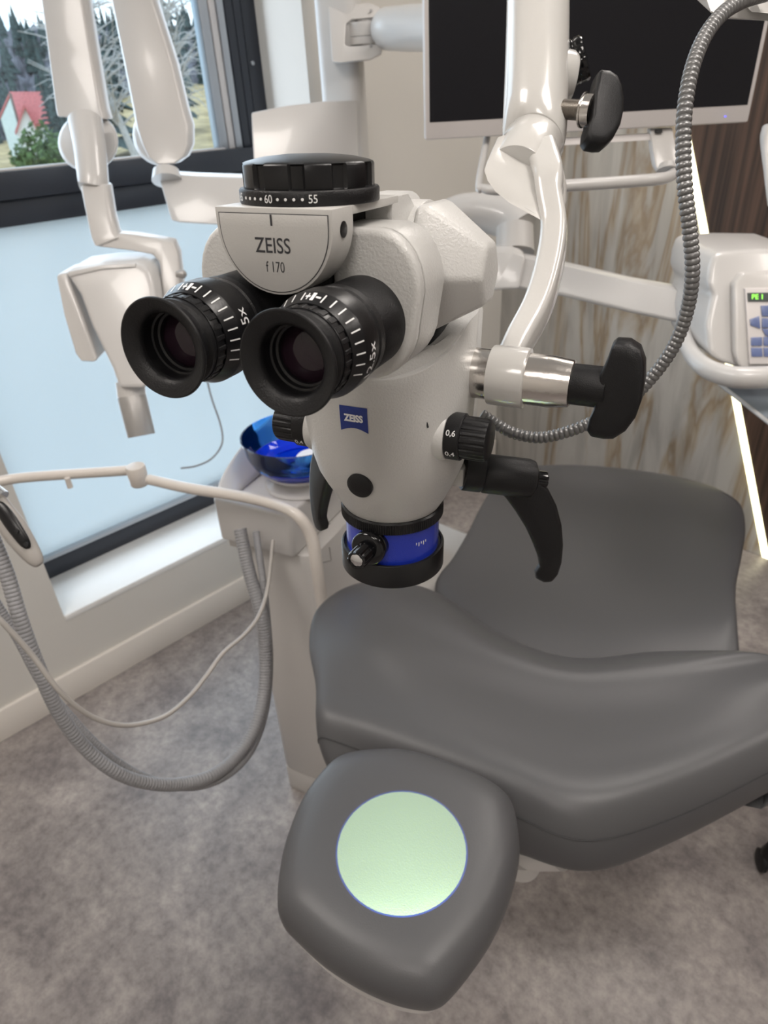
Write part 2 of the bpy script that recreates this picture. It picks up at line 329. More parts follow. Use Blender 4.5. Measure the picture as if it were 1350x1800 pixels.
# ================================================================ OUTSIDE
def out(px, py, d): r = ray(px, py); return V(CAM + r * d)
AZ0 = math.atan2(ray(0, 200)[1], -ray(0, 200)[0]); AZ1 = math.atan2(ray(400, 200)[1], -ray(400, 200)[0])
def gz_at(x, y):
    d = math.hypot(x, y); w = (math.atan2(y, -x) - AZ0) / (AZ1 - AZ0); w = min(1, max(0, (w - .15) / .55)); w = w * w * (3 - 2 * w)
    hi = -1.9 if d < 20 else -1.9 + (d - 20) * .028 if d < 60 else -.78 + (d - 60) * .105
    lo = -2.2 if d < 95 else -2.2 + (d - 95) * .12
    return lo * (1 - w) + hi * w
gr = G(); rows = []
for i in range(40):
    d = 6 + i * 3.2; rows.append([])
    for j in range(40):
        az = AZ0 - .5 + (AZ1 - AZ0 + 1.0) * j / 39; x, y = -math.cos(az) * d, math.sin(az) * d
        rows[-1].append((x, y, gz_at(x, y) + .15 * noise.noise(V((x * .1, y * .1, 0)))))
structure(gr.grid(rows).obj('ground_outside', 'field'))
def conifer(base, h, w, label, group=None):
    o = empty('spruce_tree', base, label, 'tree', group); G().tube([base, base + V((0, 0, h))], [.12 * w, .02], 6, 1).obj('trunk', 'timber', o)
    g = G(); b0 = V(base); n = 16
    for k in range(n):
        z = h * (.10 + .88 * k / n); r = w * (1 - k / n) ** .85 + .05; m_ = 11
        for q in range(m_):
            a = q * 6.283 / m_ + k * .7 + random.uniform(-.2, .2); rr = r * random.uniform(.65, 1.15); dz = -.22 * rr
            d = V((math.cos(a), math.sin(a), 0)); s_ = V((-d.y, d.x, 0)) * rr * .27; c = b0 + V((0, 0, z))
            g.add([c, c + d * rr * .6 + s_ + V((0, 0, dz * .2)), c + d * rr + V((0, 0, dz)), c + d * rr * .6 - s_ + V((0, 0, dz * .2)), c + d * rr * .55 + V((0, 0, .16 * h / n + .05))], [(0, 1, 4), (1, 2, 4), (2, 3, 4), (3, 0, 4), (0, 3, 2, 1)])
    g.obj('foliage', 'spruce', o, smooth=False); return o
def birch(base, h, label, lean=0., n=46):
    o = empty('birch_tree', base, label, 'tree'); b0 = V(base); top = b0 + V((0, lean, h)); G().tube([b0, b0.lerp(top, .5) + V((0, .15, 0)), top], [.20, .12, .03], 7, 4).obj('trunk', 'bark', o)
    g = G()
    for k in range(n):
        t_ = random.uniform(.22, .96); p = b0.lerp(top, t_); a = random.uniform(0, 6.28); l = (1.1 - t_) * h * random.uniform(.25, .5)
        d = V((math.cos(a), math.sin(a), random.uniform(.5, 1.1))).normalized(); q = p + d * l * .55; e_ = q + (d + V((0, 0, -.25 + random.uniform(-.3, .2)))).normalized() * l * .5
        g.tube([p, q, e_], [.06, .035, .015], 4, 2, caps=False)
        for w in range(5):
            s0 = p.lerp(q, random.uniform(.3, 1)); dd = (d + V([random.uniform(-.9, .9) for _ in range(3)])).normalized()
            g.tube([s0, s0 + dd * l * .3, s0 + dd * l * .5 + V((0, 0, -l * .12))], [.026, .018, .012], 3, 1, caps=False)
    g.obj('branches', 'bark', o); return o
def onground(px, d, pyref=200):
    p = out(px, pyref, d); k = d / math.hypot(p.x, p.y); return V((p.x * k, p.y * k, gz_at(p.x * k, p.y * k)))
rows = []
for i in range(14):
    r_ = []
    for j in range(110):
        px = -200 + j * 7.; base = onground(px, 106 + i * 1.6); top = 1.55 + 118 * .088
        z = gz_at(base.x, base.y) - 1; r_.append(V((base.x, base.y, z + (top - z) * math.sin((i + .5) / 13.5 * 1.5708) * (1 + .05 * noise.noise(V((j * .25, i * .2, 0)))) + random.uniform(-.6, .6))))
    rows.append(r_)
G().grid(rows).obj('wooded_hill', 'wood_far', kind='structure', smooth=False)
fg = G()
for k in range(260):
    px = random.uniform(-120, 520); i = random.uniform(0, 12); base = onground(px, 104 + i * 1.6); z0_ = gz_at(base.x, base.y); top = 1.55 + 118 * .088
    zb = z0_ + (top - z0_) * math.sin((i + .5) / 13.5 * 1.5708) - 2; h = random.uniform(3.5, 5.5); r = random.uniform(.7, 1.2)
    for q in range(4):
        zz = zb + h * .2 * q; rr = r * (1 - q * .2); nn = 7; c = V((base.x, base.y, zz + h * .38)); ring = [V((base.x + rr * math.cos(a + k) * random.uniform(.7, 1.1), base.y + rr * math.sin(a + k) * random.uniform(.7, 1.1), zz)) for a in (6.2832 * w / nn for w in range(nn))]
        fg.add(ring + [c], [(w, (w + 1) % nn, nn) for w in range(nn)])
tag(fg.obj('spruce_forest', 'spruce', smooth=False), 'dark forest of spruces crowning the hill beyond the window', 'forest', kind='stuff')
b0 = onground(178, 60); conifer(b0, 13.5, 3.0, 'tall spruce between the two x-ray arms')
b0 = onground(311, 66); conifer(b0, 14.5, 2.2, 'tall narrow spruce right of the second x-ray arm')
b0 = onground(84, 62); conifer(b0, 5.8, 1.3, 'small spruce beside the red roofed house')
birch(onground(232, 40), 10.5, 'bare pale birch leaning between the two x-ray arms', -3.2, 70)
birch(onground(312, 44), 12.0, 'bare pale birch in front of the field at the right', .1, 75)
# house
HD = 80.
hb = onground(40, HD); ho = empty('house', hb, 'small plastered house with a red gabled roof beyond the window', 'house')
fx = V((ray(40, 200)[0], ray(40, 200)[1], 0)).normalized(); sx = V((-fx.y, fx.x, 0)); sx = sx if sx.dot(RIGHT) > 0 else -sx
def hpt(px, py, d=HD): p = out(px, py, d); return p
rl, rr_ = hpt(18, 165), hpt(72, 165); el, er = hpt(34, 222, HD - 2.4), hpt(88, 222, HD - 2.4); bl, brr = hpt(-2, 210, HD + 2.4), hpt(52, 205, HD + 2.4)
off = V((0, 0, .18))
for q in ((rl, rr_, er, el), (rl, rr_, brr, bl)): G().loft([list(q), [p + off for p in q]]).obj('roof_slope', 'redroof', ho)
dn_ = lambda p, z=-3.2: V((p.x, p.y, z))
iel, ier, ibl, ibr, irl, irr = [c_.lerp(hpt(45, 200), .07) for c_ in (el, er, bl, brr, rl, rr_)]
G().add([dn_(iel), dn_(ibl), ibl, irl, iel, dn_(ier), dn_(ibr), ibr, irr, ier], [(0, 1, 2, 3, 4), (5, 6, 7, 8, 9), (0, 4, 9, 5), (1, 2, 7, 6)]).obj('wall', 'plaster', ho)
g1, g2, g3 = hpt(30, 232, HD - 4), hpt(66, 232, HD - 4), hpt(44, 190, HD - 4)
G().loft([[dn_(g1), g1, g3, g2, dn_(g2)], [p + fx * 3 for p in (dn_(g1), g1, g3, g2, dn_(g2))]]).obj('porch_wall', 'ceilm', ho)
for q in ((g3, g2), (g3, g1)):
    e2 = q[0].lerp(q[1], 1.15); G().loft([[q[0] - fx * .3, e2 - fx * .3, e2 + fx * 3, q[0] + fx * 3], [p + V((0, 0, .3)) for p in (q[0] - fx * .3, e2 - fx * .3, e2 + fx * 3, q[0] + fx * 3)]]).obj('porch_roof', 'redroof', ho)
G().tube([rl - fx * .1, el - fx * .1], .12, 6, 1).obj('verge_board', 'timber', ho)
# green bush
bo = onground(62, 34); bo.z = out(55, 290, 34).z - .5
g = G(); 
for k in range(900):
    a = random.uniform(0, 6.28); r = random.uniform(0, 1) ** .5 * 1.35; z = random.uniform(0, 2.3) * (1 - r * .45); p = bo + V((math.cos(a) * r, math.sin(a) * r, z)); q = [V([random.uniform(-.16, .16) for _ in range(3)]) for _ in range(4)]
    g.add([p + a_ for a_ in q], [(0, 1, 2), (0, 2, 3), (0, 3, 1), (1, 3, 2)])
tag(g.obj('garden_bush', 'bush', smooth=False), 'dark green bush low in front of the house', 'bush')
pw = [out(-60, 84, 30), out(200, 77, 30), out(440, 64, 30)]
tag(G().tube(pw, .012, 6, 6).obj('power_line', 'wire'), 'thin dark power line crossing the sky', 'wire')
# ================================================================ MICROSCOPE  (frame in millimetres: x right, y away, z up)
SB = Matrix(((.9255, -.3787, -.0052), (.3784, .9242, .0507), (-.0144, -.0488, .9987)))
SO = V((-.2317, .1318, 1.4655)); SM = Matrix.Translation(SO) @ SB.to_4x4()
def S(x, y, z): return SO + SB @ V((x, y, z)) * .001
sxv, syv, szv = SB.col[0] * .001, SB.col[1] * .001, SB.col[2] * .001
def sm(a): return a * .001
scope = empty('surgical_microscope', (0, 0, 0), 'white and black surgical microscope head hanging from its arm in the foreground', 'microscope', matrix=Matrix.Translation(S(0, 172, -203)) @ SB.to_4x4())
def SL(o, ax, prof, seg=48, **k):  # lathe in scope millimetres
    return G().lathe(S(*o), SB @ V(ax), [(r * .001, h * .001) for r, h in prof], seg, **k)
def part(g, name, m, parent=scope, **k): return g.obj(name, m, parent, **k)
# body shell
def sup(a, n): c, s_ = math.cos(a), math.sin(a); return math.copysign(abs(c) ** (2 / n), c), math.copysign(abs(s_) ** (2 / n), s_)
rings = []; NB = 64
for z, rx, ry, n in ((-156, 31, 31, 2), (-153.5, 33, 33, 2), (-150, 35.2, 35.5, 2), (-145, 38, 38.5, 2), (-138, 41.3, 42, 2.02), (-130, 44.8, 46, 2.12), (-120, 48.6, 50, 2.25), (-105, 51.4, 53, 2.4), (-85, 52.4, 55.5, 2.55), (-65, 52.4, 57, 2.6), (-48, 52, 57, 2.6), (99, 51.6, 56.5, 2.6)):
    rr = []
    for i in range(NB):
        a = 2 * math.pi * i / NB; c, s_ = sup(a, n); y = 172 + ry * s_; zz = z if z < 0 else min(-45 + .46 * (y - 115), -20)
        if z < 0: zz = min(zz, min(-45 + .46 * (y - 115), -20) - 1 - (-48 - z) * .01)
        rr.append(S(rx * c, y, zz))
    rings.append(rr)
body = part(G().loft(rings), 'body_shell', 'enamel', bevel=.0006)
rings = []
for k, (r_, zt, mixf) in enumerate(((51.5, -1.0, 0), (50.8, 1.5, 0), (46.5, 3.5, .25), (43.2, 0, 1), (42, 1.2, 1), (30, 1.4, 1))):
    rr = []
    for i in range(NB):
        a = 2 * math.pi * i / NB; c, s_ = math.cos(a), math.sin(a); y = 166 + r_ * s_; pz = min(-45 + .46 * (y - 115), -24.5); rr.append(S(r_ * c, y, pz * (1 - mixf) + -31.5 * mixf + zt))
    rings.append(rr)
part(G().loft(rings), 'body_cap', 'enamel')
part(SL((0, 165, -29), (0, 0, 1), [(39.5, -3), (39.5, 12), (36, 14)]), 'swivel_collar', 'black_satin')
# rear housing
part(G().prism([(a, b) for a, b in rrect(44, 20, 9)], S(0, 214, -128), sxv, syv, szv, 104), 'rear_housing', 'enamel', bevel=.003)
# badge and button on the front of the body
def bfront(x, z, off=.25):   # point on the body front surface
    z0 = [(-153, 33), (-145, 38.5), (-138, 42), (-130, 46), (-120, 50), (-105, 53), (-85, 55.5), (-65, 57), (-40, 57)]
    for (za, ra), (zb, rb) in zip(z0, z0[1:]):
        if za <= z <= zb: ry = ra + (rb - ra) * (z - za) / (zb - za)
    rxl = ry * .935; n = 2.5 if z > -105 else 2.25
    return S(x, 172 - ry * (1 - abs(x / rxl) ** n) ** (1 / n) - off, z)
rows = [[bfront(-9 + 18 * i / 10, (-61.5 - 16.2 * j / 6) if j < 6 else (-77.7 + 2.6 * math.sin(math.pi * i / 10)), .35) for i in range(11)] for j in range(7)]
bd = part(G().grid(rows), 'logo_badge', 'badge')
text_obj('logo_lettering', 'ZEISS', 6.0, lambda x, y: bfront(x, -69.0 + y, .5), 'print_w', bd, .30, .86)
part(SL((0, 172 - 51, -115.5), (0, -1, -.12), [(8.6, -2), (8.6, 1.6), (7.6, 2.5), (3, 3.0), (.3, 3.0)], 40), 'push_button', 'black')
# objective
part(SL((0, 172, -156), (0, 0, 1), [(34, -5), (35, -4.5), (36.3, -3.6), (36.3, 3.8), (35.4, 5), (30, 5), (30, -5)], 280, rf=lambda a, h: 1 + (.012 if -.0038 < h < .004 and int(a * 280 / 6.2832 + .5) % 2 else 0)), 'knurled_ring', 'black_satin')
br = part(SL((0, 172, -203), (0, 0, 1), [(33.8, 14), (33.8, 43.5), (32, 43.5), (32, 14)], 96, caps=False), 'focus_ring', 'bluering', label='blue focus ring')
part(SL((0, 172, -203), (0, 0, 1), [(29, 2), (31, 0), (37.4, 0), (37.9, .6), (37.9, 17.4), (37.3, 18.3), (36, 18.6), (35.3, 17), (33, 16.8), (30, 14), (29, 2)], 96, caps=False), 'objective_rim', 'black_satin')
part(SL((0, 172, -203), (0, 0, 1), [(29.5, 10), (29.5, 11), (.5, 12.5), (.5, 10)], 64), 'objective_lens', 'lens')
# scale marks on the blue ring
mk = G()
for k in range(5): 
    a = math.radians(-38 + k * 3.4); c = (math.cos(a), math.sin(a)); mk.box(S(33.95 * c[0], 172 + 33.95 * c[1], -171 - (k % 2) * .8), .00008, .0003, .0009 + .0006 * (k % 2), X=SB @ V((c[0], c[1], 0)), Y=SB @ V((-c[1], c[0], 0)), Z=SB.col[2])
part(mk, 'scale_marks', 'print_w', br, kind='stuff')
# fine focus knob (front)
fd = (-.03, -1, .05); fo = (-.5, 139, -169.5)
fk = part(SL(fo, fd, [(11.2, -3), (11.2, 2.5), (10.6, 3.2), (10.6, 5), (12.2, 5.4), (12.2, 9), (11.5, 10), (10.5, 10.6), (6, 10.8)], 56), 'focus_knob', 'black_gloss')
part(SL(fo, fd, [(6.9, 9), (6.9, 25), (6.3, 26.4), (5.0, 26.4), (5.0, 25)], 60, rf=lambda a, h: 1 - (.09 if math.sin(a * 6) > .55 else 0)), 'grip', 'black_gloss', fk)
part(SL(fo, fd, [(4.9, 24), (4.9, 25.6), (4.3, 26)], 32), 'end_screw', 'chrome', fk, label='slotted bare metal end screw')
# zoom knobs
for s_ in (1, -1):
    o0 = (46.5 if s_ > 0 else -45, 149, -85.5 if s_ > 0 else -93.5); ax = (s_, .02, .0)
    part(SL(o0, ax, [(16.5, -8), (15.8, .2), (15.0, 1.6), (13, 2)], 56), 'knob_boss', 'enamel')
    kz = part(SL(o0, ax, [(14.4, 2), (14.6, 2.4), (14.6, 10.6), (13.8, 11.3), (10, 11.4)], 64), 'zoom_knob', 'black')
    part(SL(o0, ax, [(13.2, 11), (13.2, 24.5), (12.6, 26.5), (11, 27.6), (4, 28), (.3, 28)], 144, rf=lambda a, h: 1 - (.055 if (math.cos(a * 20) < -.35 and h < .0246) else 0)), 'ribbed_grip', 'black', kz)
    for tx, da in ((('0,6', 28), ('0,4', -26)) if s_ > 0 else (('0,4', -30),)):
        def mf(x, y, da=da, s_=s_, o0=o0):
            a = math.radians(da) + y / 14.9; return S(o0[0] + s_ * 6.5 + x, o0[1] - 14.75 * math.cos(a), o0[2] + 14.75 * math.sin(a))
        text_obj('digits', tx, 5.0, mf, 'print_w', kz, .06)
part(G().box(bfront(40.5, -72, .1), .0022, .0004, .0006, X=SB @ V((-.3, 0, .9)), Y=SB.col[1], Z=SB @ V((1, 0, .3))), 'index_mark', 'print_k', bevel=.0002)
# handles (both sides)
for s_ in (1, -1):
    d = V((s_ * .80, .52, -.20)).normalized(); o0 = V((44, 194, -131)) if s_ > 0 else V((-38, 197, -133))
    if s_ > 0: d = V((.86, .44, -.17)).normalized()
    part(G().prism([(0, 4), (12, 5), (12, -9), (-6, -11)], S(o0.x - s_ * 8, o0.y - 8, o0.z), SB @ V((s_, 0, 0)) * .001, szv, syv, 16), 'handle_bracket', 'enamel_gloss', bevel=.002)
    side = V((d.y, -d.x, 0)).normalized()
    def hp(t_, a, b_, o0=o0, d=d, side=side): q = o0 + d * t_ + side * b_; return S(q.x, q.y, q.z - a)
    hnd = part(SL(tuple(o0 + d * 2), tuple(d), [(13.2, -1), (13.9, 0), (13.9, 12), (13.0, 12.8), (13.0, 13.8)], 48), 'handle', 'black')
    part(SL(tuple(o0 + d * 2), tuple(d), [(13.0, 13.2), (14.1, 14.8), (14.1, 46), (13.2, 49.4), (11, 51), (.3, 51.2)], 48), 'pivot_barrel', 'black', hnd)
    part(SL(tuple(o0 + d * 53), tuple(d), [(6.8, -2.5), (6.8, 8), (6.3, 9), (.3, 9)], 60, rf=lambda a, h: 1 - (.12 if math.sin(a * 7) > .5 else 0)), 'end_knob', 'black_gloss', hnd)
    inner = [(24, 8), (32, 15), (41, 26), (50, 39), (57, 52), (63, 65), (65, 73), (62, 79), (63, 84)]; outer = [(69, 87), (76, 86), (80, 78), (81.5, 66), (80.5, 50), (77, 33), (71, 17), (63, 4), (52, -4)]
    pl_ = inner + outer; a_ = [hp(t, y, -7.5 + .04 * max(0, y)) for t, y in pl_]; b_ = [hp(t, y, 7.5 - .04 * max(0, y)) for t, y in pl_]
    part(G().loft([a_, b_]), 'lever', 'black', hnd, bevel=.0028, seg=3, ang=50)
# binocular tube: top slab with D shaped front
def Dsh(r, zc, zt, n=28): return [(r, zt)] + [(r * math.cos(a), zc - r * math.sin(a)) for a in (math.pi * i / n for i in range(n + 1))] + [(-r, zt)]
bx = part(G().prism(Dsh(28.3, 43.2, 50), S(0, 46, 0), sxv, szv, syv, 19.5), 'front_block', 'matte_plate', bevel=.0004)
plp = Dsh(26.3, 42.5, 47.6); 
pt = part(G().prism(plp, S(0, 45.6, 0), sxv, szv, syv, 1), 'cover_plate', 'matte_plate', bx, bevel=.0002, ang=60)
# fine dark groove round the plate
gr_ = G(); pg = Dsh(26.6, 42.5, 47.9); pi_ = Dsh(26.25, 42.5, 47.55)
gr_.loft([[S(a, 45.9, b) for a, b in pg], [S(a, 45.7, b) for a, b in pg], [S(a, 45.7, b) for a, b in pi_], [S(a, 45.9, b) for a, b in pi_]], caps=False, closed=True)
part(gr_, 'groove', 'print_k', bx)
plane = lambda z, x0=0: (lambda x, y: S(x + x0, 45.5, z + y))
text_obj('lettering', 'ZEISS', 8.7, plane(35.0, -.6), 'print_k', pt, .08, .88)
text_obj('lettering', 'f 170', 6.3, plane(26.4, -.2), 'print_k', pt, .01, .74)
part(G().box(S(-.3, 45.6, 45.3), .00045, .0002, .0022, X=SB.col[0], Y=SB.col[1], Z=SB.col[2]), 'index_line', 'print_k', pt)
part(G().box(S(0, 91, 48.2), .0283, .0255, .0018, X=SB.col[0], Y=SB.col[1], Z=SB.col[2]), 'top_slab', 'matte_plate', bevel=.0004)
part(G().prism([(109, 50), (131, 50), (143, 41), (143, 5), (109, 5)], S(-28.3, 0, 0), syv, szv, sxv, 56.6), 'slab_rear_block', 'enamel', bevel=.0012)
SLc = SL((28.2, 56, 41.5), (1, 0, 0), [(3.3, .0), (3.3, .2), (2.8, .35), (.2, .4)], 28); part(SLc, 'side_screw', 'black_satin', bx)
part(G().box(S(0, 88, 30), .014, .021, .0165, X=SB.col[0], Y=SB.col[1], Z=SB.col[2]), 'cavity_shade_fill', 'dark')  # dark block filling the cavity under the slab, its shade put into the colour
# pupil distance knob
kn = part(SL((0, 80, 50), (0, 0, 1), [(31.3, 0), (31.6, .5), (31.6, 5.2), (31.0, 6.0), (27, 6.1)], 96), 'distance_knob', 'black', label='black scalloped pupil distance knob')
part(SL((0, 80, 50), (0, 0, 1), [(29.2, 5.8), (29.4, 6.6), (29.4, 15), (28.9, 15.8), (27.2, 16.5), (20, 18.0), (10, 18.9), (.3, 19)], 180, rf=lambda a, h: 1 - (.055 if (math.cos(a * 10 + 2.2) > .45 and .006 < h < .0157) else 0)), 'scalloped_cap', 'black_satin', kn)
def ringmap(deg, z):
    def mf(x, y):
        a = math.radians(deg) + x / 31.9; return S(31.85 * math.sin(a), 80 - 31.85 * math.cos(a), z + y)
    return mf
text_obj('digits', '60', 4.6, ringmap(-4.5, 52.9), 'print_w', kn, .02, .9); text_obj('digits', '55', 4.6, ringmap(31, 52.9), 'print_w', kn, .02, .9); text_obj('digits', '65', 4.6, ringmap(-41, 52.9), 'print_w', kn, .02, .9)
g = G()
for dg_ in (3.5, 10, 16.5, 23, -12, -18.5, -25, -31.5):
    a = math.radians(dg_); n_ = SB @ V((math.sin(a), -math.cos(a), 0)); g.lathe(S(31.55 * math.sin(a), 80 - 31.55 * math.cos(a), 52.9), n_, [(.00062, 0), (.00055, .0003)], 12)
part(g, 'scale_dots', 'print_w', kn, kind='stuff')
# prism arms and eyepieces
for s_ in (1, -1):
    ex = s_ * 29.75
    pts = []
    for k in range(15): a = math.radians(-178 + 178 * k / 14); pts.append((29 + 26.0 * math.cos(a), -1 + 27.0 * math.sin(a)))
    for k in range(8): a = math.radians(0 + 90 * k / 7); pts.append((36.5 + 20.7 * math.cos(a), 14 + 26.5 * math.sin(a)))
    pts += [(14, 40.5), (14, 10)]
    pts = [(s_ * a, b) for a, b in pts]
    if s_ < 0: pts = [(a * 1.06, b + .0) for a, b in pts]
    arm = part(G().prism(pts, S(0, 70, 0), sxv, szv, syv, 9), 'prism_housing', 'enamel', bevel=.0032, seg=4, ang=25)
    part(G().prism([(a * .997, b * .997) for a, b in pts], S(0, 79.2, 0), sxv, szv, syv, 26), 'prism_cover', 'enamel', arm, bevel=.0012, ang=25)
    E0 = (ex, 0, 0); Y1 = (0, 1, 0)
    ey = part(SL(E0, Y1, [(19.8, 27), (20.6, 29), (21.4, 33), (21.4, 39), (20.5, 39.8), (20.5, 41.2), (21.3, 42), (21.3, 46), (20.3, 47), (20.3, 48.4), (20.9, 49.4), (20.9, 81), (5, 81)], 72, caps=False), 'eyepiece', 'black', label='black eyepiece barrel')
    part(SL(E0, Y1, [(13.5, 12.5), (18.6, 12.6), (18.7, 13), (18.7, 17.5), (18, 18)], 72, caps=False), 'collar_ring', 'black_satin', ey)
    part(SL(E0, Y1, [(17.8, 12.6), (19.0, 13.2), (19.0, 18.0), (18.2, 18.6)], 160, rf=lambda a, h: 1 - (.035 if math.cos(a * 26) < -.2 else 0), caps=False), 'grip_ring', 'rubber', ey)
    part(SL(E0, Y1, [(18.8, 18.1), (19.35, 18.1), (22.2, 25.0), (22.4, 25.8), (22.4, 35), (21.2, 36)], 96, caps=False), 'scale_ring', 'black_satin', ey)
    # soft cup, hollow
    part(SL(E0, Y1, [(13.9, 4.0), (14.6, 2.6), (16, 1.4), (18.5, .3), (20.4, -.5), (21.0, -.3), (21.2, .5), (20.4, 2.2), (17.8, 4.6), (16.6, 6.4), (16.6, 9), (18.2, 10), (18.2, 12.5), (13.9, 12.6), (13.9, 4.0)], 96, caps=False), 'eyecup', 'rubber', ey)
    part(SL(E0, Y1, [(13.8, 5), (13.8, 10), (12.9, 10.3), (12.9, 13), (11.9, 13.4), (11.9, 18), (10.6, 21), (13.6, 21.4), (14.0, 5)], 64, caps=False), 'inner_sleeve', 'black_satin', ey)
    part(SL(E0, Y1, [(12.2, 15.4), (11.6, 14.8), (9, 13.6), (5, 12.8), (.2, 12.5)], 48), 'lens', 'lens', ey)
    # dioptre marks on the cone of the scale ring
    def cone(a, t): r = 19.55 + 2.85 * t; return S(ex + r * math.sin(a), 18.0 + 7.0 * t, r * math.cos(a))
    g = G()
    for k in range(-4, 10):
        a = math.radians(3 + k * 12.3); w = .014; t0, t1 = .22, .88
        if k == 0: w = .034
        g.add([cone(a - w, t0), cone(a + w, t0), cone(a + w, t1), cone(a - w, t1)], [(0, 1, 2, 3)])
    for da_, vert in ((-6.2, 1), (6.2, 0)):
        a = math.radians(3 + da_); g.add([cone(a - .05, .48), cone(a + .05, .48), cone(a + .05, .62), cone(a - .05, .62)], [(0, 1, 2, 3)])
        if vert: g.add([cone(a - .011, .28), cone(a + .011, .28), cone(a + .011, .82), cone(a - .011, .82)], [(0, 1, 2, 3)])
    part(g, 'dioptre_marks', 'print_w', ey, kind='stuff')
    def em(x, y):
        a = math.radians(112) - x / 22.5; return S(ex + 22.55 * math.sin(a), 28.6 - y * 0 + (-y), 22.55 * math.cos(a)) 
    def em2(x, y):
        a = math.radians(104 if ex > 0 else 80) - x / 22.5; return S(ex + 22.6 * math.sin(a), 30.2 - y, 22.6 * math.cos(a))
    text_obj('digits', '12.5x', 7.6, em2, 'print_w', ey, .02)
# tilting drum behind (faceted ends)
def oct_(r, x, n=8, rot=22.5, yc=150, zc=12, sq=1.): return [S(x, yc + r * sq * math.cos(math.radians(rot + 360 * k / n)), zc + r * math.sin(math.radians(rot + 360 * k / n))) for k in range(n)]
part(G().prism(rrect(15, 42, 8), S(0, 112, 5), sxv, szv, syv, 76), 'tube_core', 'enamel', bevel=.003)
for s_ in (1, -1):
    part(SL((s_ * 12, 150, 12), (s_, 0, 0), [(30, 0), (33.5, 3), (33.5, 20)], 64), 'drum', 'enamel', bevel=.001)
    part(G().loft([oct_(37, s_ * 31.5, n=6, rot=0), oct_(38, s_ * 37, n=6, rot=0), oct_(17, s_ * 68, n=6, yc=150, zc=10, rot=0)]), 'drum_cap', 'enamel', bevel=.003, seg=4, ang=15)
# side hub
hubo = (46, 188, -57.5); hx = (1, 0, 0)
hub = part(SL(hubo, hx, [(14.8, 0), (15.8, .8), (15.8, 54), (14.2, 66), (13.6, 66.4), (8, 66.4)], 64), 'mounting_hub', 'steel')
part(SL(hubo, hx, [(15.9, 16), (18.4, 16.5), (18.6, 17.5), (18.6, 38), (18.2, 39), (15.9, 39.5)], 64, caps=False), 'clamp_ring', 'enamel_gloss')
part(SL(hubo, hx, [(12, 65.5), (12.3, 66.5), (12.3, 86)], 48), 'knob_neck', 'black')
def wing(o, ax, up, sc_, parent=scope, name='locking_knob'):
    """two winged clamping knob, o is the centre of its inner face"""
    o, ax, up = V(o), V(ax).normalized(), V(up); up = (up - ax * up.dot(ax)).normalized(); sd = ax.cross(up)
    prof = [(0, 11), (1.5, 15), (3, 21), (4.5, 29), (6.5, 31.3), (14, 31.5), (20.5, 28), (24.5, 20), (26.3, 9), (26.6, -3), (25, -14), (20.5, -24), (14, -30.5), (8, -31.5), (0, -31), (-3, -27), (-2.5, -19), (-.5, -12)]
    k = .001 * sc_; rings = []
    for w_, f_ in ((-13, .72), (-12.7, .82), (-11.8, .91), (-9.8, .975), (-7, 1), (0, 1.01), (7, 1), (9.8, .975), (11.8, .91), (12.7, .82), (13, .72)):
        rings.append([o + ax * ((12 + (t - 12) * f_) * k) + up * (u * f_ * k) + sd * (w_ * k * (1 - .25 * abs(u) / 31)) for t, u in prof])
    return part(G().loft(rings), name, 'black', parent, bevel=.0009, seg=2, ang=45)
wing(S(128, 188, -58), SB @ V((1, 0, 0)), SB @ V((-.06, 0, 1)), .95)
# upright yoke from hub to the tilting joint
yp = [P(893, 640, .462), P(915, 596, .466), P(946, 536, .474), P(966, 466, .484), P(974, 400, .492), P(966, 345, .498), P(964, 310, .503), P(951, 268, .524)]
def strap(pts, w, th, xd, sub=6):
    q = []; a = [pts[0] * 2 - pts[1]] + pts + [pts[-1] * 2 - pts[-2]]
    for i in range(1, len(a) - 2):
        for k in range(sub):
            t_ = k / sub; p0, p1, p2, p3 = a[i - 1:i + 3]; q.append((.5 * ((2 * p1) + (p2 - p0) * t_ + (2 * p0 - 5 * p1 + 4 * p2 - p3) * t_ ** 2 + (3 * p1 - p0 - 3 * p2 + p3) * t_ ** 3), i - 1 + t_))
    q.append((pts[-1], len(pts) - 1)); rings = []
    for i, (p, u) in enumerate(q):
        tg = (q[min(i + 1, len(q) - 1)][0] - q[max(i - 1, 0)][0]).normalized(); x = V(xd); x = (x - tg * x.dot(tg)).normalized(); y = tg.cross(x)
        ww = w[int(u)] + (w[min(int(u) + 1, len(w) - 1)] - w[int(u)]) * (u - int(u))
        rings.append([p + x * a_ + y * b_ for a_, b_ in rrect(ww, th, .0055, 4)])
    return G().loft(rings)
part(strap(yp, [.0085, .0092, .0095, .0095, .0093, .0095, .011, .012], .0115, RIGHT - FWD * .35), 'yoke_arm', 'enamel_gloss')
# tilting joint block: flat tear-shaped end, body rising to the column
face = [P(850, 300, .500), P(856, 284, .502), P(868, 279, .504), P(884, 284, .505), P(905, 298, .505), P(935, 318, .503), P(962, 332, .500), P(979, 345, .498), P(984, 372, .494), P(984, 402, .488), P(960, 393, .487), P(925, 374, .488), P(892, 356, .490), P(870, 338, .494), P(856, 318, .497)]
cf = sum(face, V()) / len(face); up2 = (P(936, 232, .545) - P(905, 318, .500))
part(G().loft([face, [p + up2 * .5 for p in face]]), 'joint_face', 'enamel_gloss', bevel=.0012, ang=50, label='flat grey-blue end face of the tilting joint')
def ell(c, ax, r1, r2, xd, n=48):
    ax = V(ax).normalized(); x = V(xd); x = (x - ax * x.dot(ax)).normalized(); y = ax.cross(x); return [V(c) + x * r1 * math.cos(2 * math.pi * k / n) + y * r2 * math.sin(2 * math.pi * k / n) for k in range(n)]
b0, b1 = P(908, 306, .522), P(937, 256, .546)
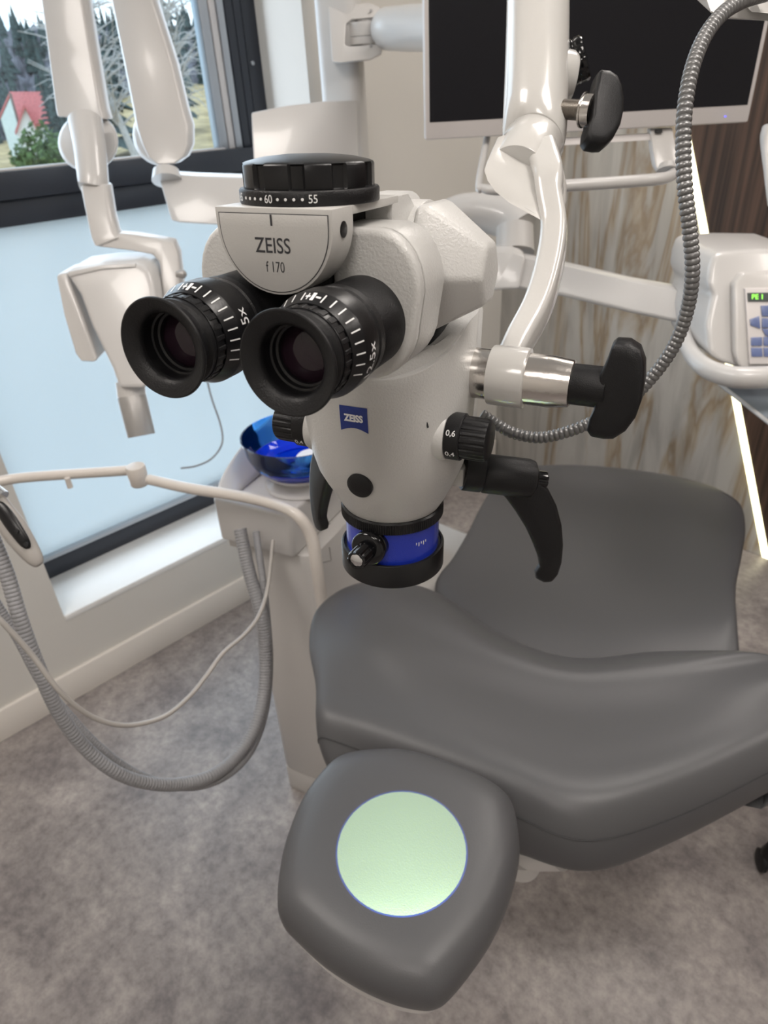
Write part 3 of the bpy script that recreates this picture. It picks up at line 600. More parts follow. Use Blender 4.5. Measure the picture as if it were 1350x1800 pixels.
part(G().loft([ell(b0, b1 - b0, .0238, .022, RIGHT), ell(b1, b1 - b0, .0252, .0245, RIGHT)]), 'joint_drum', 'enamel_gloss', bevel=.0008)
cpts = [(937, 256, .546, .0252), (939, 232, .548, .0262), (941, 190, .551, .0262), (943, 130, .556, .0262), (945, 40, .564, .0262), (946, -60, .574, .0262), (947, -300, .60, .0262)]
cax = [P(a, b, c) for a, b, c, d in cpts]; rings = [ell(cax[i], ((b1 - b0).normalized().lerp((cax[-2] - cax[2]).normalized(), min(1, i * .5))), cpts[i][3], cpts[i][3], RIGHT) for i in range(7)]
part(G().loft(rings), 'upper_column', 'enamel_gloss', bevel=.0008)
part(G().lathe(P(968, 132, .562), RIGHT + DOWN * .1, [(.020, 0), (.019, .016), (.016, .020)], 40), 'column_boss', 'enamel_gloss')
# upper locking knob with thread and washer
th0 = P(990, 192, .535); tx = (P(1030, 194, .526) - th0).normalized()
part(G().tube([th0, th0 + tx * .019], .0074, 28, 8, rib=(.0011, .0008)), 'threaded_stud', 'thread')
part(G().lathe(th0 + tx * .0165, tx, [(.0125, 0), (.0125, .0012), (.0115, .0013), (.0115, .008)], 40), 'washer', 'steel')
wing(th0 + tx * .021, RIGHT + FWD * .12 + DOWN * .06, -DOWN, .94)
part(G().lathe(P(1004, 112, .575), (RIGHT - FWD * .5 - DOWN * .2), [(.0145, -.004), (.0175, 0), (.0175, .004), (.0168, .005), (.0175, .006), (.0175, .011), (.016, .013), (.004, .013)], 60, rf=lambda a, h: 1 - .05 * (math.sin(a * 9) > .6)), 'friction_knob', 'black_gloss')
# conduit
cp = [(846, 728, .50), (872, 745, .50), (905, 762, .495), (950, 769, .49), (1000, 758, .485), (1050, 737, .48), (1105, 704, .47), (1150, 658, .455), (1186, 605, .44), (1208, 545, .425), (1217, 480, .41), (1213, 410, .40), (1204, 330, .392), (1201, 250, .388), (1205, 180, .386), (1218, 115, .388), (1240, 62, .394), (1272, 22, .402), (1310, 0, .41), (1350, -12, .42)]
part(G().tube([P(*c) for c in cp], .0045, 20, 8, rib=(.0036, .0008)), 'light_conduit', 'conduit', label='grey ribbed metal light conduit')
# lamp housing at the top right
d0 = .44
hpoly = [(1238, -10, d0), (1250, 22, d0), (1262, 34, .445), (1352, 38, .45), (1420, 44, .45), (1420, -140, .45), (1238, -140, d0)]
a_ = [P(*q) for q in hpoly]
part(G().loft([a_, [p + FWD * .05 - DOWN * .06 for p in a_]]), 'lamp_housing', 'enamel_gloss', bevel=.002)
a_ = [P(*q) for q in ((1306, -60, .43), (1318, 22, .425), (1352, 24, .425), (1430, 28, .43), (1430, -60, .43))]
part(G().loft([a_, [p + FWD * .02 - DOWN * .03 for p in a_]]), 'lamp_bracket', 'enamel_gloss', bevel=.0015)
hb_ = P(1345, -90, .50); part(G().tube([hb_, V((hb_.x, hb_.y, 2.68))], [.03, .03], 28, 1), 'suspension_tube', 'enamel_gloss')
# the microscope's own hard-edged green lamp; wider blue spot added to imitate its fringe
for nm, col, e_, ang in (('scope_lamp', (.76, 1, .14), 1.0, 0), ('added_fringe_spot', (.01, .16, 1), .55, .0)):
    l = bpy.data.lights.new(nm, 'SPOT'); l.color = col; l.shadow_soft_size = .0
    o = bpy.data.objects.new(nm, l); C.objects.link(o); src = S(0, 172, -205); tgt = at_z(706, 1493, .872); dd = (tgt - src)
    e1, e2 = at_z(594, 1490, .872), at_z(820, 1490, .872); half = math.atan((e2 - e1).length / 2 / dd.length) * (1.0 if nm == 'scope_lamp' else 1.024)
    l.spot_size = 2 * half; l.spot_blend = .004; l.energy = 32.0 * e_
    o.location = src; o.rotation_mode = 'QUATERNION'; o.rotation_quaternion = dd.to_track_quat('-Z', 'Y')
# ================================================================ PATIENT CHAIR
def cushion_grid(ctrl, nu=6, nv=6):
    """Catmull-Rom surface through a grid of points"""
    def cr_(p, t):
        p0, p1, p2, p3 = p; return .5 * ((2 * p1) + (p2 - p0) * t + (2 * p0 - 5 * p1 + 4 * p2 - p3) * t * t + (3 * p1 - p0 - 3 * p2 + p3) * t ** 3)
    def line(pts, n):
        a = [pts[0] * 2 - pts[1]] + pts + [pts[-1] * 2 - pts[-2]]; out_ = []
        for i in range(1, len(a) - 2):
            for k in range(n): out_.append(cr_(a[i - 1:i + 3], k / n))
        out_.append(pts[-1]); return out_
    rows = [line(r, nu) for r in ctrl]; cols = [line([r[j] for r in rows], nv) for j in range(len(rows[0]))]
    return [[cols[j][i] for j in range(len(cols))] for i in range(len(cols[0]))]
chair = empty('patient_chair', (-.55, .95, 0), 'grey upholstered dental patient chair, reclined, under the microscope', 'patient chair')
def cushion(name, rows, zlow, parent=chair):
    """rows: list of rows of (px, py, z); adds rolled edges and an underside"""
    g_ = [[at_z(*p) for p in r] for r in rows]
    full = []
    for r in g_:
        l_in = r[0].lerp(r[1], .18); r_in = r[-1].lerp(r[-2], .18)
        full.append([V((l_in.x, l_in.y, zlow)), V(((r[0].x * 1.0 + l_in.x * 0), r[0].y, r[0].z - .035))] + r + [V((r[-1].x, r[-1].y, r[-1].z - .035)), V((r_in.x, r_in.y, zlow))])
    top = cushion_grid(full, 6, 6); g = G().grid(top)
    und = [[V((p.x, p.y, min(p.z, zlow) - .0)) for p in r] for r in top]
    # underside: join border down to zlow plane
    n, m_ = len(top), len(top[0]); border = [(0, j) for j in range(m_)] + [(i, m_ - 1) for i in range(1, n)] + [(n - 1, j) for j in range(m_ - 2, -1, -1)] + [(i, 0) for i in range(n - 2, 0, -1)]
    c = sum((top[i][j] for i, j in border), V()) / len(border)
    lo = [V((top[i][j].x, top[i][j].y, zlow - .01)).lerp(V((c.x, c.y, zlow - .01)), .1) for i, j in border]
    base = len(g.v); g.v += lo; nb = len(border)
    for k in range(nb):
        a, b_ = border[k], border[(k + 1) % nb]; g.f.append((a[0] * m_ + a[1], b_[0] * m_ + b_[1], base + (k + 1) % nb, base + k))
    g.f.append(tuple(base + k for k in range(nb)))
    o = g.obj(name, 'upholstery', parent); return o, top
Z = .80
backrows = [
 [(625, 1372, .715), (690, 1405, .70), (790, 1450, .69), (910, 1500, .685), (1040, 1518, .685), (1190, 1462, .69), (1360, 1372, .70)],
 [(588, 1352, .735), (660, 1385, .72), (775, 1432, .712), (905, 1492, .705), (1040, 1530, .70), (1195, 1474, .705), (1378, 1380, .72)],
 [(566, 1305, .765), (640, 1330, .758), (760, 1375, .755), (895, 1430, .752), (1030, 1478, .75), (1200, 1432, .752), (1400, 1335, .762)],
 [(560, 1255, .79), (635, 1275, .79), (750, 1312, .788), (885, 1358, .788), (1025, 1400, .788), (1200, 1362, .79), (1412, 1275, .79)],
 [(560, 1200, .798), (635, 1212, .80), (748, 1245, .795), (880, 1290, .788), (1020, 1325, .785), (1195, 1300, .79), (1412, 1225, .80)],
 [(549, 1128, .80), (632, 1140, .815), (745, 1172, .795), (875, 1215, .78), (1015, 1250, .775), (1190, 1235, .785), (1400, 1185, .81)],
 [(560, 1072, .80), (640, 1082, .815), (752, 1118, .795), (880, 1168, .78), (1012, 1200, .775), (1180, 1190, .785), (1378, 1160, .80)],
 [(600, 1036, .80), (665, 1034, .81), (760, 1062, .795), (872, 1132, .78), (1008, 1174, .775), (1170, 1158, .785), (1325, 1146, .80)],
 [(640, 1028, .76), (700, 1022, .765), (778, 1046, .755), (874, 1112, .745), (1004, 1156, .742), (1155, 1145, .75), (1290, 1148, .765)],
 [(665, 1050, .70), (720, 1050, .70), (790, 1075, .70), (878, 1130, .70), (1002, 1165, .70), (1140, 1160, .70), (1265, 1165, .70)]]
bk, btop = cushion('backrest', backrows, .685)
# stitched seam along the near edge of the backrest
def seamline(top, i, j0, j1, off=.0006): return [top[i][j] + V((0, 0, off)) for j in range(j0, j1, 2)]
si = 6 * 2 + 1
for j0, j1 in ((26, 50), (9, 20)):
    G().tube([btop[si - (1 if j0 == 26 else 0)][j] + V((0, -.0006, .0006)) for j in range(j0, j1, 2)], .0007, 6, 3).obj('stitched_seam', 'seam', bk)
seatrows = [
 [(775, 1090, .60), (860, 1150, .60), (960, 1190, .59), (1060, 1205, .59), (1160, 1195, .59), (1240, 1180, .60), (1300, 1175, .60)],
 [(772, 1022, .625), (855, 1060, .62), (955, 1090, .61), (1060, 1105, .605), (1160, 1105, .61), (1240, 1100, .62), (1293, 1090, .63)],
 [(800, 980, .635), (870, 1000, .625), (960, 1020, .61), (1060, 1032, .605), (1160, 1036, .61), (1240, 1036, .625), (1291, 1030, .635)],
 [(826, 935, .64), (890, 948, .63), (970, 960, .61), (1060, 970, .605), (1155, 975, .61), (1240, 978, .63), (1300, 975, .64)],
 [(848, 890, .645), (905, 896, .632), (980, 903, .612), (1060, 910, .606), (1150, 916, .612), (1235, 922, .632), (1306, 925, .645)],
 [(872, 850, .645), (920, 848, .634), (985, 850, .618), (1060, 856, .612), (1140, 864, .618), (1220, 872, .634), (1298, 885, .645)],
 [(893, 833, .638), (932, 825, .63), (990, 824, .62), (1060, 828, .615), (1135, 836, .62), (1210, 848, .63), (1275, 866, .638)],
 [(905, 828, .61), (938, 820, .605), (992, 817, .60), (1060, 820, .60), (1130, 828, .60), (1200, 840, .605), (1255, 858, .61)],
 [(915, 838, .57), (942, 830, .57), (992, 827, .57), (1060, 830, .57), (1125, 838, .57), (1190, 850, .57), (1240, 866, .57)]]
cushion('seat', seatrows, .56)
# headrest: rounded diamond pillow
ol = [(632, 1330), (700, 1327), (760, 1340), (825, 1364), (880, 1394), (903, 1425), (913, 1480), (910, 1530), (893, 1590), (865, 1650), (830, 1702), (795, 1745), (770, 1765), (740, 1768), (690, 1757), (630, 1731), (570, 1693), (520, 1648), (494, 1618), (488, 1580), (496, 1515), (510, 1465), (532, 1412), (560, 1372), (592, 1342)]
zm = .838
oc = [at_z(a, b, zm) for a, b in ol]
n = len(oc); dn = []
for i in range(n):
    p0, p1, p2, p3 = oc[i - 1], oc[i], oc[(i + 1) % n], oc[(i + 2) % n]
    for k in range(4):
        t_ = k / 4; dn.append(.5 * ((2 * p1) + (p2 - p0) * t_ + (2 * p0 - 5 * p1 + 4 * p2 - p3) * t_ * t_ + (3 * p1 - p0 - 3 * p2 + p3) * t_ ** 3))
cc = sum(dn, V()) / len(dn); rings = []
for f_, dz in ((.80, -.034), (.90, -.031), (.965, -.022), (.992, -.012), (1, 0), (.99, .010), (.955, .020), (.90, .028), (.82, .0325), (.72, .0345), (.6, .0352), (.45, .035), (.3, .0345), (.12, .0342)):
    rings.append([cc.lerp(p, f_) + V((0, 0, dz)) for p in dn])
hr = empty('headrest_dummy', (0, 0, 0)); bpy.data.objects.remove(hr)
hd = G().loft(rings).obj('headrest', 'upholstery', chair)
G().loft([[cc.lerp(p, .90) + V((0, 0, -.042)) + V((.0, -.004, 0)) for p in dn], [cc.lerp(p, .93) + V((0, 0, -.032)) for p in dn]]).obj('headrest_plate', 'clinic', chair)
# support under the backrest, base
mid = at_z(1010, 1290, .64); G().prism([(a, b) for a, b in rrect(.13, .09, .06)], mid - V((0, 0, .035)), (.92, .38, 0), (-.38, .92, 0), (0, 0, 1), .05).obj('back_shell', 'clinic', chair, bevel=.012)
hp_ = cc + V((0, 0, -.05)); G().tube([hp_, hp_.lerp(mid, .4) + V((0, 0, -.05)), mid + V((0, 0, -.02))], [.03, .022, .022], 20, 6).obj('headrest_support', 'clinic', chair)
sm_ = at_z(1060, 980, .50)
G().prism(rrect(.2, .28, .08), sm_, (.95, .3, 0), (-.3, .95, 0), (0, 0, 1), .062).obj('seat_shell', 'clinic', chair, bevel=.015)
G().lathe((sm_.x, sm_.y, 0), (0, 0, 1), [(.24, 0), (.24, .03), (.20, .06), (.12, .08), (.11, .3), (.12, .51)], 40).obj('pedestal', 'clinic', chair)
kb = at_z(915, 1515, .60); G().lathe(kb, (0, 0, 1), [(.018, -.012), (.028, -.004), (.03, .008), (.024, .02)], 32).obj('hinge_cap', 'clinic', chair)
G().tube([kb + V((.0, 0, .01)), at_z(985, 1500, .66)], [.018, .022], 16, 1).obj('hinge_arm', 'clinic', chair)
# ================================================================ DENTAL UNIT (cuspidor cabinet)
ux = V((.943, .333, 0)); uy = V((-.333, .943, 0)); fc = V((-1.034, .552, 0))
unit = empty('dental_unit', fc + uy * .25, 'white dental unit cabinet with spittoon top beside the patient chair', 'dental unit')
def uprism(u0, u1, v0, v1, z0, z1, r=.02, top=None):
    pl_ = [((u0 + u1) / 2 + a, (v0 + v1) / 2 + b) for a, b in rrect((u1 - u0) / 2, (v1 - v0) / 2, r)]
    return G().prism(pl_, fc + V((0, 0, z0)), ux, uy, (0, 0, 1), z1 - z0)
uprism(.0, .17, .0, .62, 0, .085, .015).obj('plinth', 'clinic', unit, bevel=.003)
uprism(-.003, .175, -.003, .66, .088, .80, .028).obj('cabinet_body', 'clinic', unit, bevel=.004)
uprism(-.035, .145, -.018, .70, .802, .90, .012).obj('instrument_block', 'clinic_g', unit, bevel=.006, seg=3)
# raised lip round the left and rear of the spittoon top
lip = []
for a, b in ((-.028, -.012), (-.030, .04), (-.030, .12), (-.028, .25), (-.02, .36), (.02, .44)):
    lip.append(fc + ux * a + uy * b)
g = G(); rr = []
for i, p in enumerate(lip):
    h = (.012, .045, .075, .09, .09, .07)[i]; nn = ux; rr.append([p + V((0, 0, .897)) - nn * .006, p + V((0, 0, .90 + h)) - nn * .004, p + V((0, 0, .903 + h)) + nn * .004, p + V((0, 0, .90 + h * .6)) + nn * .018, p + V((0, 0, .897)) + nn * .05])
g.loft(rr).obj('top_lip', 'clinic_g', unit, sub=2)
# door outline on the side and a latch notch
def side_pt(x, y, u=.1465):
    r = ray(x, y); o = V(CAM); r = V(r); return o + r * ((u - (o - fc).dot(ux)) / r.dot(ux))
dv = fc + ux * .1755
for a_, b_, u_ in (((577, 925), (579, 958), .1452), ((579, 962), (582, 985), .1752), ((562, 990), (582, 985), .1752), ((540, 938), (600, 912), .1452)):
    G().tube([side_pt(*a_, u=u_), side_pt(*b_, u=u_)], .0011, 6, 1).obj('door_gap', 'silver', unit)
# spittoon: white foot, drain disc in a blue glass bowl
bc = at_z(522, 768, 1.0); bc = V((bc.x, bc.y, .902))
ft = G().lathe(bc, (0, 0, 1), [(.075, 0), (.072, .006), (.05, .012), (.045, .022), (.07, .028), (.071, .034), (.02, .034)], 56).obj('bowl_foot', 'clinic_g', unit)
bowl = empty('spittoon_bowl', bc + V((0, 0, .035)), 'blue glass spittoon bowl on top of the white dental unit', 'bowl')
R0 = .1075
G().lathe(bc, (0, 0, 1), [(.094, .058), (.0985, .068), (.102, .078), (R0, .106), (R0 + .001, .1075), (R0 - .002, .108), (R0 - .003, .106), (.099, .078), (.0955, .068), (.092, .059), (.094, .058)], 96, caps=False).obj('glass_wall', 'blueclear', bowl)
G().lathe(bc, (0, 0, 1), [(.02, .036), (.070, .037), (.086, .046), (.0938, .0575), (.092, .0585), (.083, .050), (.068, .041), (.02, .040)], 96, caps=False).obj('glass_base', 'blueglass', bowl)
G().lathe(bc, (0, 0, 1), [(.064, .0425), (.076, .048), (.0745, .049), (.062, .0445)], 64, caps=False).obj('moulded_ring', 'blueglass', bowl)
G().lathe(at_z(545, 790, .955) * V((1, 1, 0)) + V((0, 0, .944)) if False else bc + (RIGHT * .028 + V((0, 0, 0))) * V((1, 1, 0)), (0, 0, 1), [(.036, .0405), (.037, .050), (.034, .056), (.012, .058), (.0, .058)], 48).obj('drain_cover', 'white_disc', bowl)
# white base housing behind
G().prism(rrect(.24, .22, .07), V((-1.22, 1.12, .0)), (1, .1, 0), (-.1, 1, 0), (0, 0, 1), .40).obj('base_housing', 'clinic', unit, bevel=.03, seg=4)
# post, box arm
pp = P(607, 200, 1.86)
G().prism(rrect(.056, .045, .025), V((pp.x, pp.y, .40)), (.86, .5, 0), (-.5, .86, 0), (0, 0, 1), 2.25).obj('post', 'clinic_g', unit, bevel=.003)
G().tube([V((pp.x - .1, pp.y - .1, .2)), V((pp.x, pp.y, .42))], [.05, .05], 16, 1).obj('post_foot', 'clinic', unit)
a0, a1 = P(441, 196, 1.60), P(628, 174, 1.80)
b0_, b1_ = P(449, 350, 1.60), P(632, 345, 1.80)
sd = FWD * .05
G().loft([[a0, a0.lerp(a1, .3) + V((0, 0, .006)), a0.lerp(a1, .7) + V((0, 0, .006)), a1, b1_, b0_], [a0 + sd, a0.lerp(a1, .3) + sd, a0.lerp(a1, .7) + sd, a1 + sd, b1_ + sd, b0_ + sd]]).obj('box_arm', 'clinic_g', unit, bevel=.006, seg=3, ang=50)
# hinge clamp on the post carrying the monitor arm
FH = V((FWD.x, FWD.y, 0)).normalized()
def slabpx(pts, d, th, off=0): a = [P(x, y, d) for x, y in pts]; return G().loft([a, [p + FH * th for p in a]])
hc = slabpx([(577, 12), (597, 12), (614, 8), (650, 5), (668, 12), (671, 26), (664, 30), (618, 34), (608, 42), (606, 78), (614, 82), (662, 78), (673, 84), (670, 95), (650, 104), (600, 110), (584, 108)], 1.70, .08).obj('hinge_clamp', 'clinic', unit, bevel=.003, ang=40)
for y0, y1, w_ in ((30, 41, .040), (45, 65, .046), (68, 79, .040)):
    c0_, c1_ = P(643, y1, 1.745), P(643, y0, 1.745); G().lathe(c0_, (0, 0, 1), [(w_, 0), (w_ + .001, .001), (w_ + .001, (c1_ - c0_).length - .001), (w_, (c1_ - c0_).length)], 36).obj('hinge_knuckle', 'clinic_g', unit)
for y_ in (19, 81):
    G().lathe(P(652, y_, 1.695), -FWD, [(.0035, 0), (.0035, .002), (.003, .0025)], 16).obj('screw', 'silver', unit)
G().tube([P(668, 54, 1.72), P(682, 51, 1.69), P(720, 50, 1.6), P(800, 48, 1.32)], [.030, .046, .047, .041], 28, 6).obj('monitor_arm', 'clinic_g', unit)
# ================================================================ MONITOR
m0, m1 = P(748, 246, 1.15), P(1315, 215, 1.15); z0 = (m0.z + m1.z) / 2; mxv = V((m1.x - m0.x, m1.y - m0.y, 0)); mwid = mxv.length; mxv.normalize(); mn = V((mxv.y, -mxv.x, 0))
if mn.dot(FWD) > 0: mn = -mn
mon = empty('wall_monitor', V((m0.x, m0.y, z0)), 'large dark flat monitor with light grey bezel above the patient chair', 'monitor')
mo = V((m0.x, m0.y, z0)); Zv = V((0, 0, 1)); mh = .345
def mrect(u0, u1, w0, w1, n0, th): return G().prism([(u0, w0), (u1, w0), (u1, w1), (u0, w1)], mo + mn * n0, mxv, Zv, -mn, th)
mrect(0, mwid, 0, mh, 0, .035).obj('monitor_body', 'bezel', mon, bevel=.003)
mrect(.0075, mwid - .0075, .026, mh - .008, .0006, .002).obj('screen', 'screen', mon)
G().box(mo + mxv * (mwid - .042) + Zv * .0105 + mn * .0005, .0012, .0006, .0007, X=mxv, Y=mn).obj('standby_light', 'bluelight', mon)
G().lathe(mo + mxv * (mwid * .48) + Zv * .011 - mn * .001, mn, [(.0042, 0), (.0042, .0018), (.0035, .0022)], 24).obj('power_button', 'silver', mon)
mrect(.15, .40, .08, .26, -.036, .05).obj('rear_mount', 'bezel', mon, bevel=.004)
# handle frame under the monitor
hz_ = [P(850, 222, 1.19), P(843, 322, 1.13)]
G().tube([P(858, 232, 1.19), P(842, 322, 1.13), P(850, 331, 1.12), P(880, 334, 1.11), P(985, 327, 1.10), P(1120, 318, 1.10), P(1172, 312, 1.12), P(1188, 300, 1.15)], [.006, .006, .007, .0085, .0095, .0095, .0095, .010], 18, 6).obj('handle_bar', 'clinic_g', mon)
slabpx([(1143, 226), (1183, 224), (1196, 300), (1176, 306), (1160, 306), (1152, 292), (1147, 262)], 1.16, .02).obj('handle_bracket', 'clinic', mon, bevel=.003)
slabpx([(985, 243), (1146, 234), (1148, 246), (985, 256)], 1.165, .012).obj('frame_bar', 'bezel', mon, bevel=.001)
G().tube([P(1172, 300, 1.14), P(1172, 288, 1.14)], [.017, .012], 20, 1).obj('pivot_cap', 'clinic_g', mon)
slabpx([(1152, 228), (1164, 227), (1165, 233), (1153, 234)], 1.155, .004).obj('latch_slot', 'dark', mon)
# ================================================================ DENTAL X-RAY UNIT
xr = empty('xray_unit', P(450, 330, 1.65), 'white dental x-ray head on a folding arm in front of the window', 'x-ray machine')
def strap_px(pts, m, name, th, parent, bevel=.004, **k):
    """flat arm: list of (xl, yl, xr, yr, depth) edges"""
    f_ = [P(a, b, d) for a, b, c, e_, d in pts]; r_ = [P(c, e_, d) for a, b, c, e_, d in pts]; g = G()
    rings = []
    for a, b in zip(f_, r_):
        sx_ = (b - a); n_ = FH * th; rings.append([a + sx_ * .06, b - sx_ * .06, b + n_ * .25, b + n_ * .75, b - sx_ * .06 + n_, a + sx_ * .06 + n_, a + n_ * .75, a + n_ * .25])
    return g.loft(rings).obj(name, m, parent, bevel=bevel, seg=3, ang=50, **k)
ga = [(58, -150, 132, -150, 1.40), (68, 0, 148, 0, 1.44), (80, 90, 163, 90, 1.47), (93, 190, 180, 190, 1.50), (96, 205, 186, 210, 1.50)]
strap_px(ga, 'clinic', 'upper_arm', .07, xr)
gb = [(185, -150, 258, -150, 1.50), (192, 0, 271, 0, 1.53), (214, 110, 306, 110, 1.56), (230, 190, 325, 190, 1.58), (236, 225, 334, 220, 1.58), (246, 255, 334, 255, 1.58), (258, 278, 325, 276, 1.58), (275, 290, 308, 288, 1.58)]
strap_px(gb, 'clinic', 'lower_arm', .07, xr)
def blob(c, rx, ry, d, dd, name, m, th=.05):
    n_ = 36; r = [[P(c[0] + rx * f_ * math.cos(6.2832 * k / n_), c[1] + ry * f_ * math.sin(6.2832 * k / n_), d + dz) for k in range(n_)] for f_, dz in ((.9, -.008), (.98, -.002), (1, .004), (1, th * .8), (.9, th))]
    return G().loft(r).obj(name, m, xr)
blob((155, 250), 53, 52, 1.53, 0, 'elbow_disc', 'clinic_g')
blob((284, 236), 51, 55, 1.63, 0, 'elbow_disc', 'clinic_g', .04)
G().tube([P(150, 212, 1.475), P(158, 260, 1.47), P(164, 318, 1.465), P(164.5, 324, 1.465)], [.036, .034, .032, .031], 24, 4).obj('neck_sleeve', 'clinic_g', xr)
strap_px([(138, 326, 187, 324, 1.445), (150, 385, 196, 382, 1.44), (158, 420, 203, 408, 1.44), (165, 436, 212, 418, 1.44)], 'clinic', 'neck', .05, xr, .006)
yk = [(158, 412), (170, 434), (230, 441), (268, 448), (280, 462), (284, 500), (290, 560), (325, 560), (318, 500), (312, 446), (303, 425), (285, 421), (240, 413), (202, 410), (196, 380), (152, 385)]
slabpx(yk, 1.445, .045).obj('yoke', 'clinic', xr, bevel=.005, seg=3, ang=30)
G().lathe(P(318, 482, 1.43), RIGHT, [(.006, -.01), (.009, 0), (.009, .007), (.004, .012)], 16).obj('yoke_knob', 'silver', xr)
hd_ = slabpx([(113, 478), (128, 470), (180, 463), (241, 462), (262, 474), (270, 500), (285, 590), (258, 684), (207, 684), (196, 650), (178, 612), (160, 575), (140, 520)], 1.40, .13).obj('tube_head', 'clinic_g', xr, bevel=.012, seg=4, ang=20)
slabpx([(98, 486), (104, 481), (118, 479), (124, 500), (146, 560), (172, 632), (165, 637), (142, 636), (132, 622), (112, 555)], 1.42, .10).obj('head_shell', 'clinic', xr, bevel=.008, seg=3, ang=30)
slabpx([(118, 477), (180, 465), (238, 463), (238, 470), (180, 474), (120, 487)], 1.397, .010).obj('head_top_trim', 'clinic_g', xr, bevel=.003)
G().lathe(P(258, 484, 1.50), V((.5, -.8, .3)), [(.036, 0), (.040, .004), (.040, .02), (.034, .03), (.0, .034)], 40).obj('pivot_cover', 'black_gloss', xr)
G().tube([P(229, 672, 1.44), P(232, 698, 1.445)], [.030, .030], 28, 1).obj('cone_collar', 'clinic', xr)
G().tube([P(231.5, 696, 1.445), P(249, 766, 1.46)], [.0305, .0295], 36, 1).obj('cone', 'silver', xr, bevel=.001, label='dull metal beam-limiting cone')
# horizontal bracket to the box arm
G().tube([P(292, 300, 1.60), P(294, 318, 1.60)], [.030, .036], 24, 1).obj('pivot', 'clinic_g', xr)
slabpx([(277, 308), (290, 306), (340, 309), (430, 312), (470, 313), (470, 400), (400, 397), (316, 392), (300, 388)], 1.60, .09).obj('bracket_arm', 'clinic_g', xr, bevel=.006, seg=3, ang=30)
# loose cable below the head, hanging in front of the frosted pane
G().tube([P(362, 660, 1.9), P(372, 700, 1.9), P(388, 748, 1.9), P(390, 780, 1.88), P(372, 806, 1.86), P(345, 819, 1.85), P(318, 823, 1.85)], .0028, 8, 6).obj('cable', 'hose', xr)
# ================================================================ ASSISTANT ARM, HOSES AND HANDPIECE
az = .93
arm = empty('assistant_arm', at_z(240, 840, az), 'thin white jointed tube arm crossing in front of the window to the dental unit', 'arm')
G().tube([at_z(-60, 860, az), at_z(0, 846, az), at_z(60, 838, az), at_z(225, 827, az)], .0105, 20, 6).obj('outer_tube', 'beige', arm)
jc = at_z(241, 832, az)
jo = G().lathe(jc - V((0, 0, .026)), (0, 0, 1), [(.0165, 0), (.0185, .003), (.0185, .020), (.0195, .021), (.0195, .040), (.018, .043), (.004, .044)], 40).obj('joint', 'beige', arm)
G().lathe(jc + V((0, 0, -.004)) - FWD * .0193 * 1, -FWD, [(.0014, 0), (.0014, .0008)], 12).obj('set_screw', 'silver', jo)
G().tube([at_z(118, 840, az), at_z(118, 840, az) - V((0, 0, .022))], [.0055, .0058], 16, 1).obj('hook_peg', 'beige', arm)
bt = [at_z(262, 843, az), at_z(330, 858, az), at_z(420, 872, az), at_z(480, 886, az), at_z(520, 904, az)]
e_ = bt[-1]; dh = (bt[-1] - bt[-2]).normalized()
bt += [P(546, 940, bt[-1].dot(V((0, 0, 0))) if False else (bt[-1] - V(CAM)).dot(FWD) + .012), P(556, 990, (bt[-1] - V(CAM)).dot(FWD) + .03), P(566, 1060, (bt[-1] - V(CAM)).dot(FWD) + .07), P(584, 1180, (bt[-1] - V(CAM)).dot(FWD) + .14), P(592, 1262, (bt[-1] - V(CAM)).dot(FWD) + .20)]
G().tube(bt, [.0105] * 5 + [.0115] * 5, 20, 6).obj('inner_tube', 'beige', arm)
hz1 = [(422, 930, 1.25), (438, 1005, 1.245), (459, 1080, 1.24), (466, 1150, 1.25), (464, 1215, 1.24), (450, 1275, 1.21), (420, 1325, 1.17), (375, 1362, 1.12), (320, 1378, 1.08), (262, 1377, 1.03), (205, 1358, .99), (150, 1315, .96), (105, 1255, .93), (70, 1180, .90), (38, 1095, .88), (12, 1010, .87), (-20, 930, .86)]
tag(G().tube([P(*q) for q in hz1], [.0125] * 4 + [.011] * 5 + [.0098] * 8, 14, 6, rib=(.0055, .0008)).obj('suction_hose', 'hose'), 'thick ribbed grey suction hose looping low, outermost of the loops', 'hose', 'hoses hanging from the unit')
hz2 = [(450, 935, 1.27), (462, 1020, 1.24), (470, 1090, 1.27), (474, 1160, 1.28), (470, 1230, 1.27), (455, 1290, 1.23), (430, 1335, 1.18), (390, 1368, 1.14), (340, 1383, 1.11), (285, 1377, 1.08), (225, 1352, 1.05), (165, 1305, 1.02), (110, 1245, .99), (70, 1195, .97), (30, 1120, .95), (-20, 1040, .93)]
tag(G().tube([P(*q) for q in hz2], .0070, 14, 6, rib=(.0045, .0006)).obj('suction_hose', 'hose'), 'thinner ribbed grey suction hose running inside the thick one', 'hose', 'hoses hanging from the unit')
hz3 = [(480, 950, 1.235), (471, 1030, 1.20), (456, 1080, 1.16), (430, 1115, 1.13), (392, 1148, 1.09), (365, 1185, 1.06), (335, 1222, 1.03), (295, 1256, .99), (250, 1272, .96), (205, 1274, .93), (155, 1256, .90), (105, 1215, .87), (55, 1150, .85), (10, 1100, .83), (-20, 1070, .82)]
tag(G().tube([P(*q) for q in hz3], .0036, 10, 6).obj('handpiece_cord', 'cord'), 'thin smooth beige cord looping above the ribbed hoses', 'cord', None)
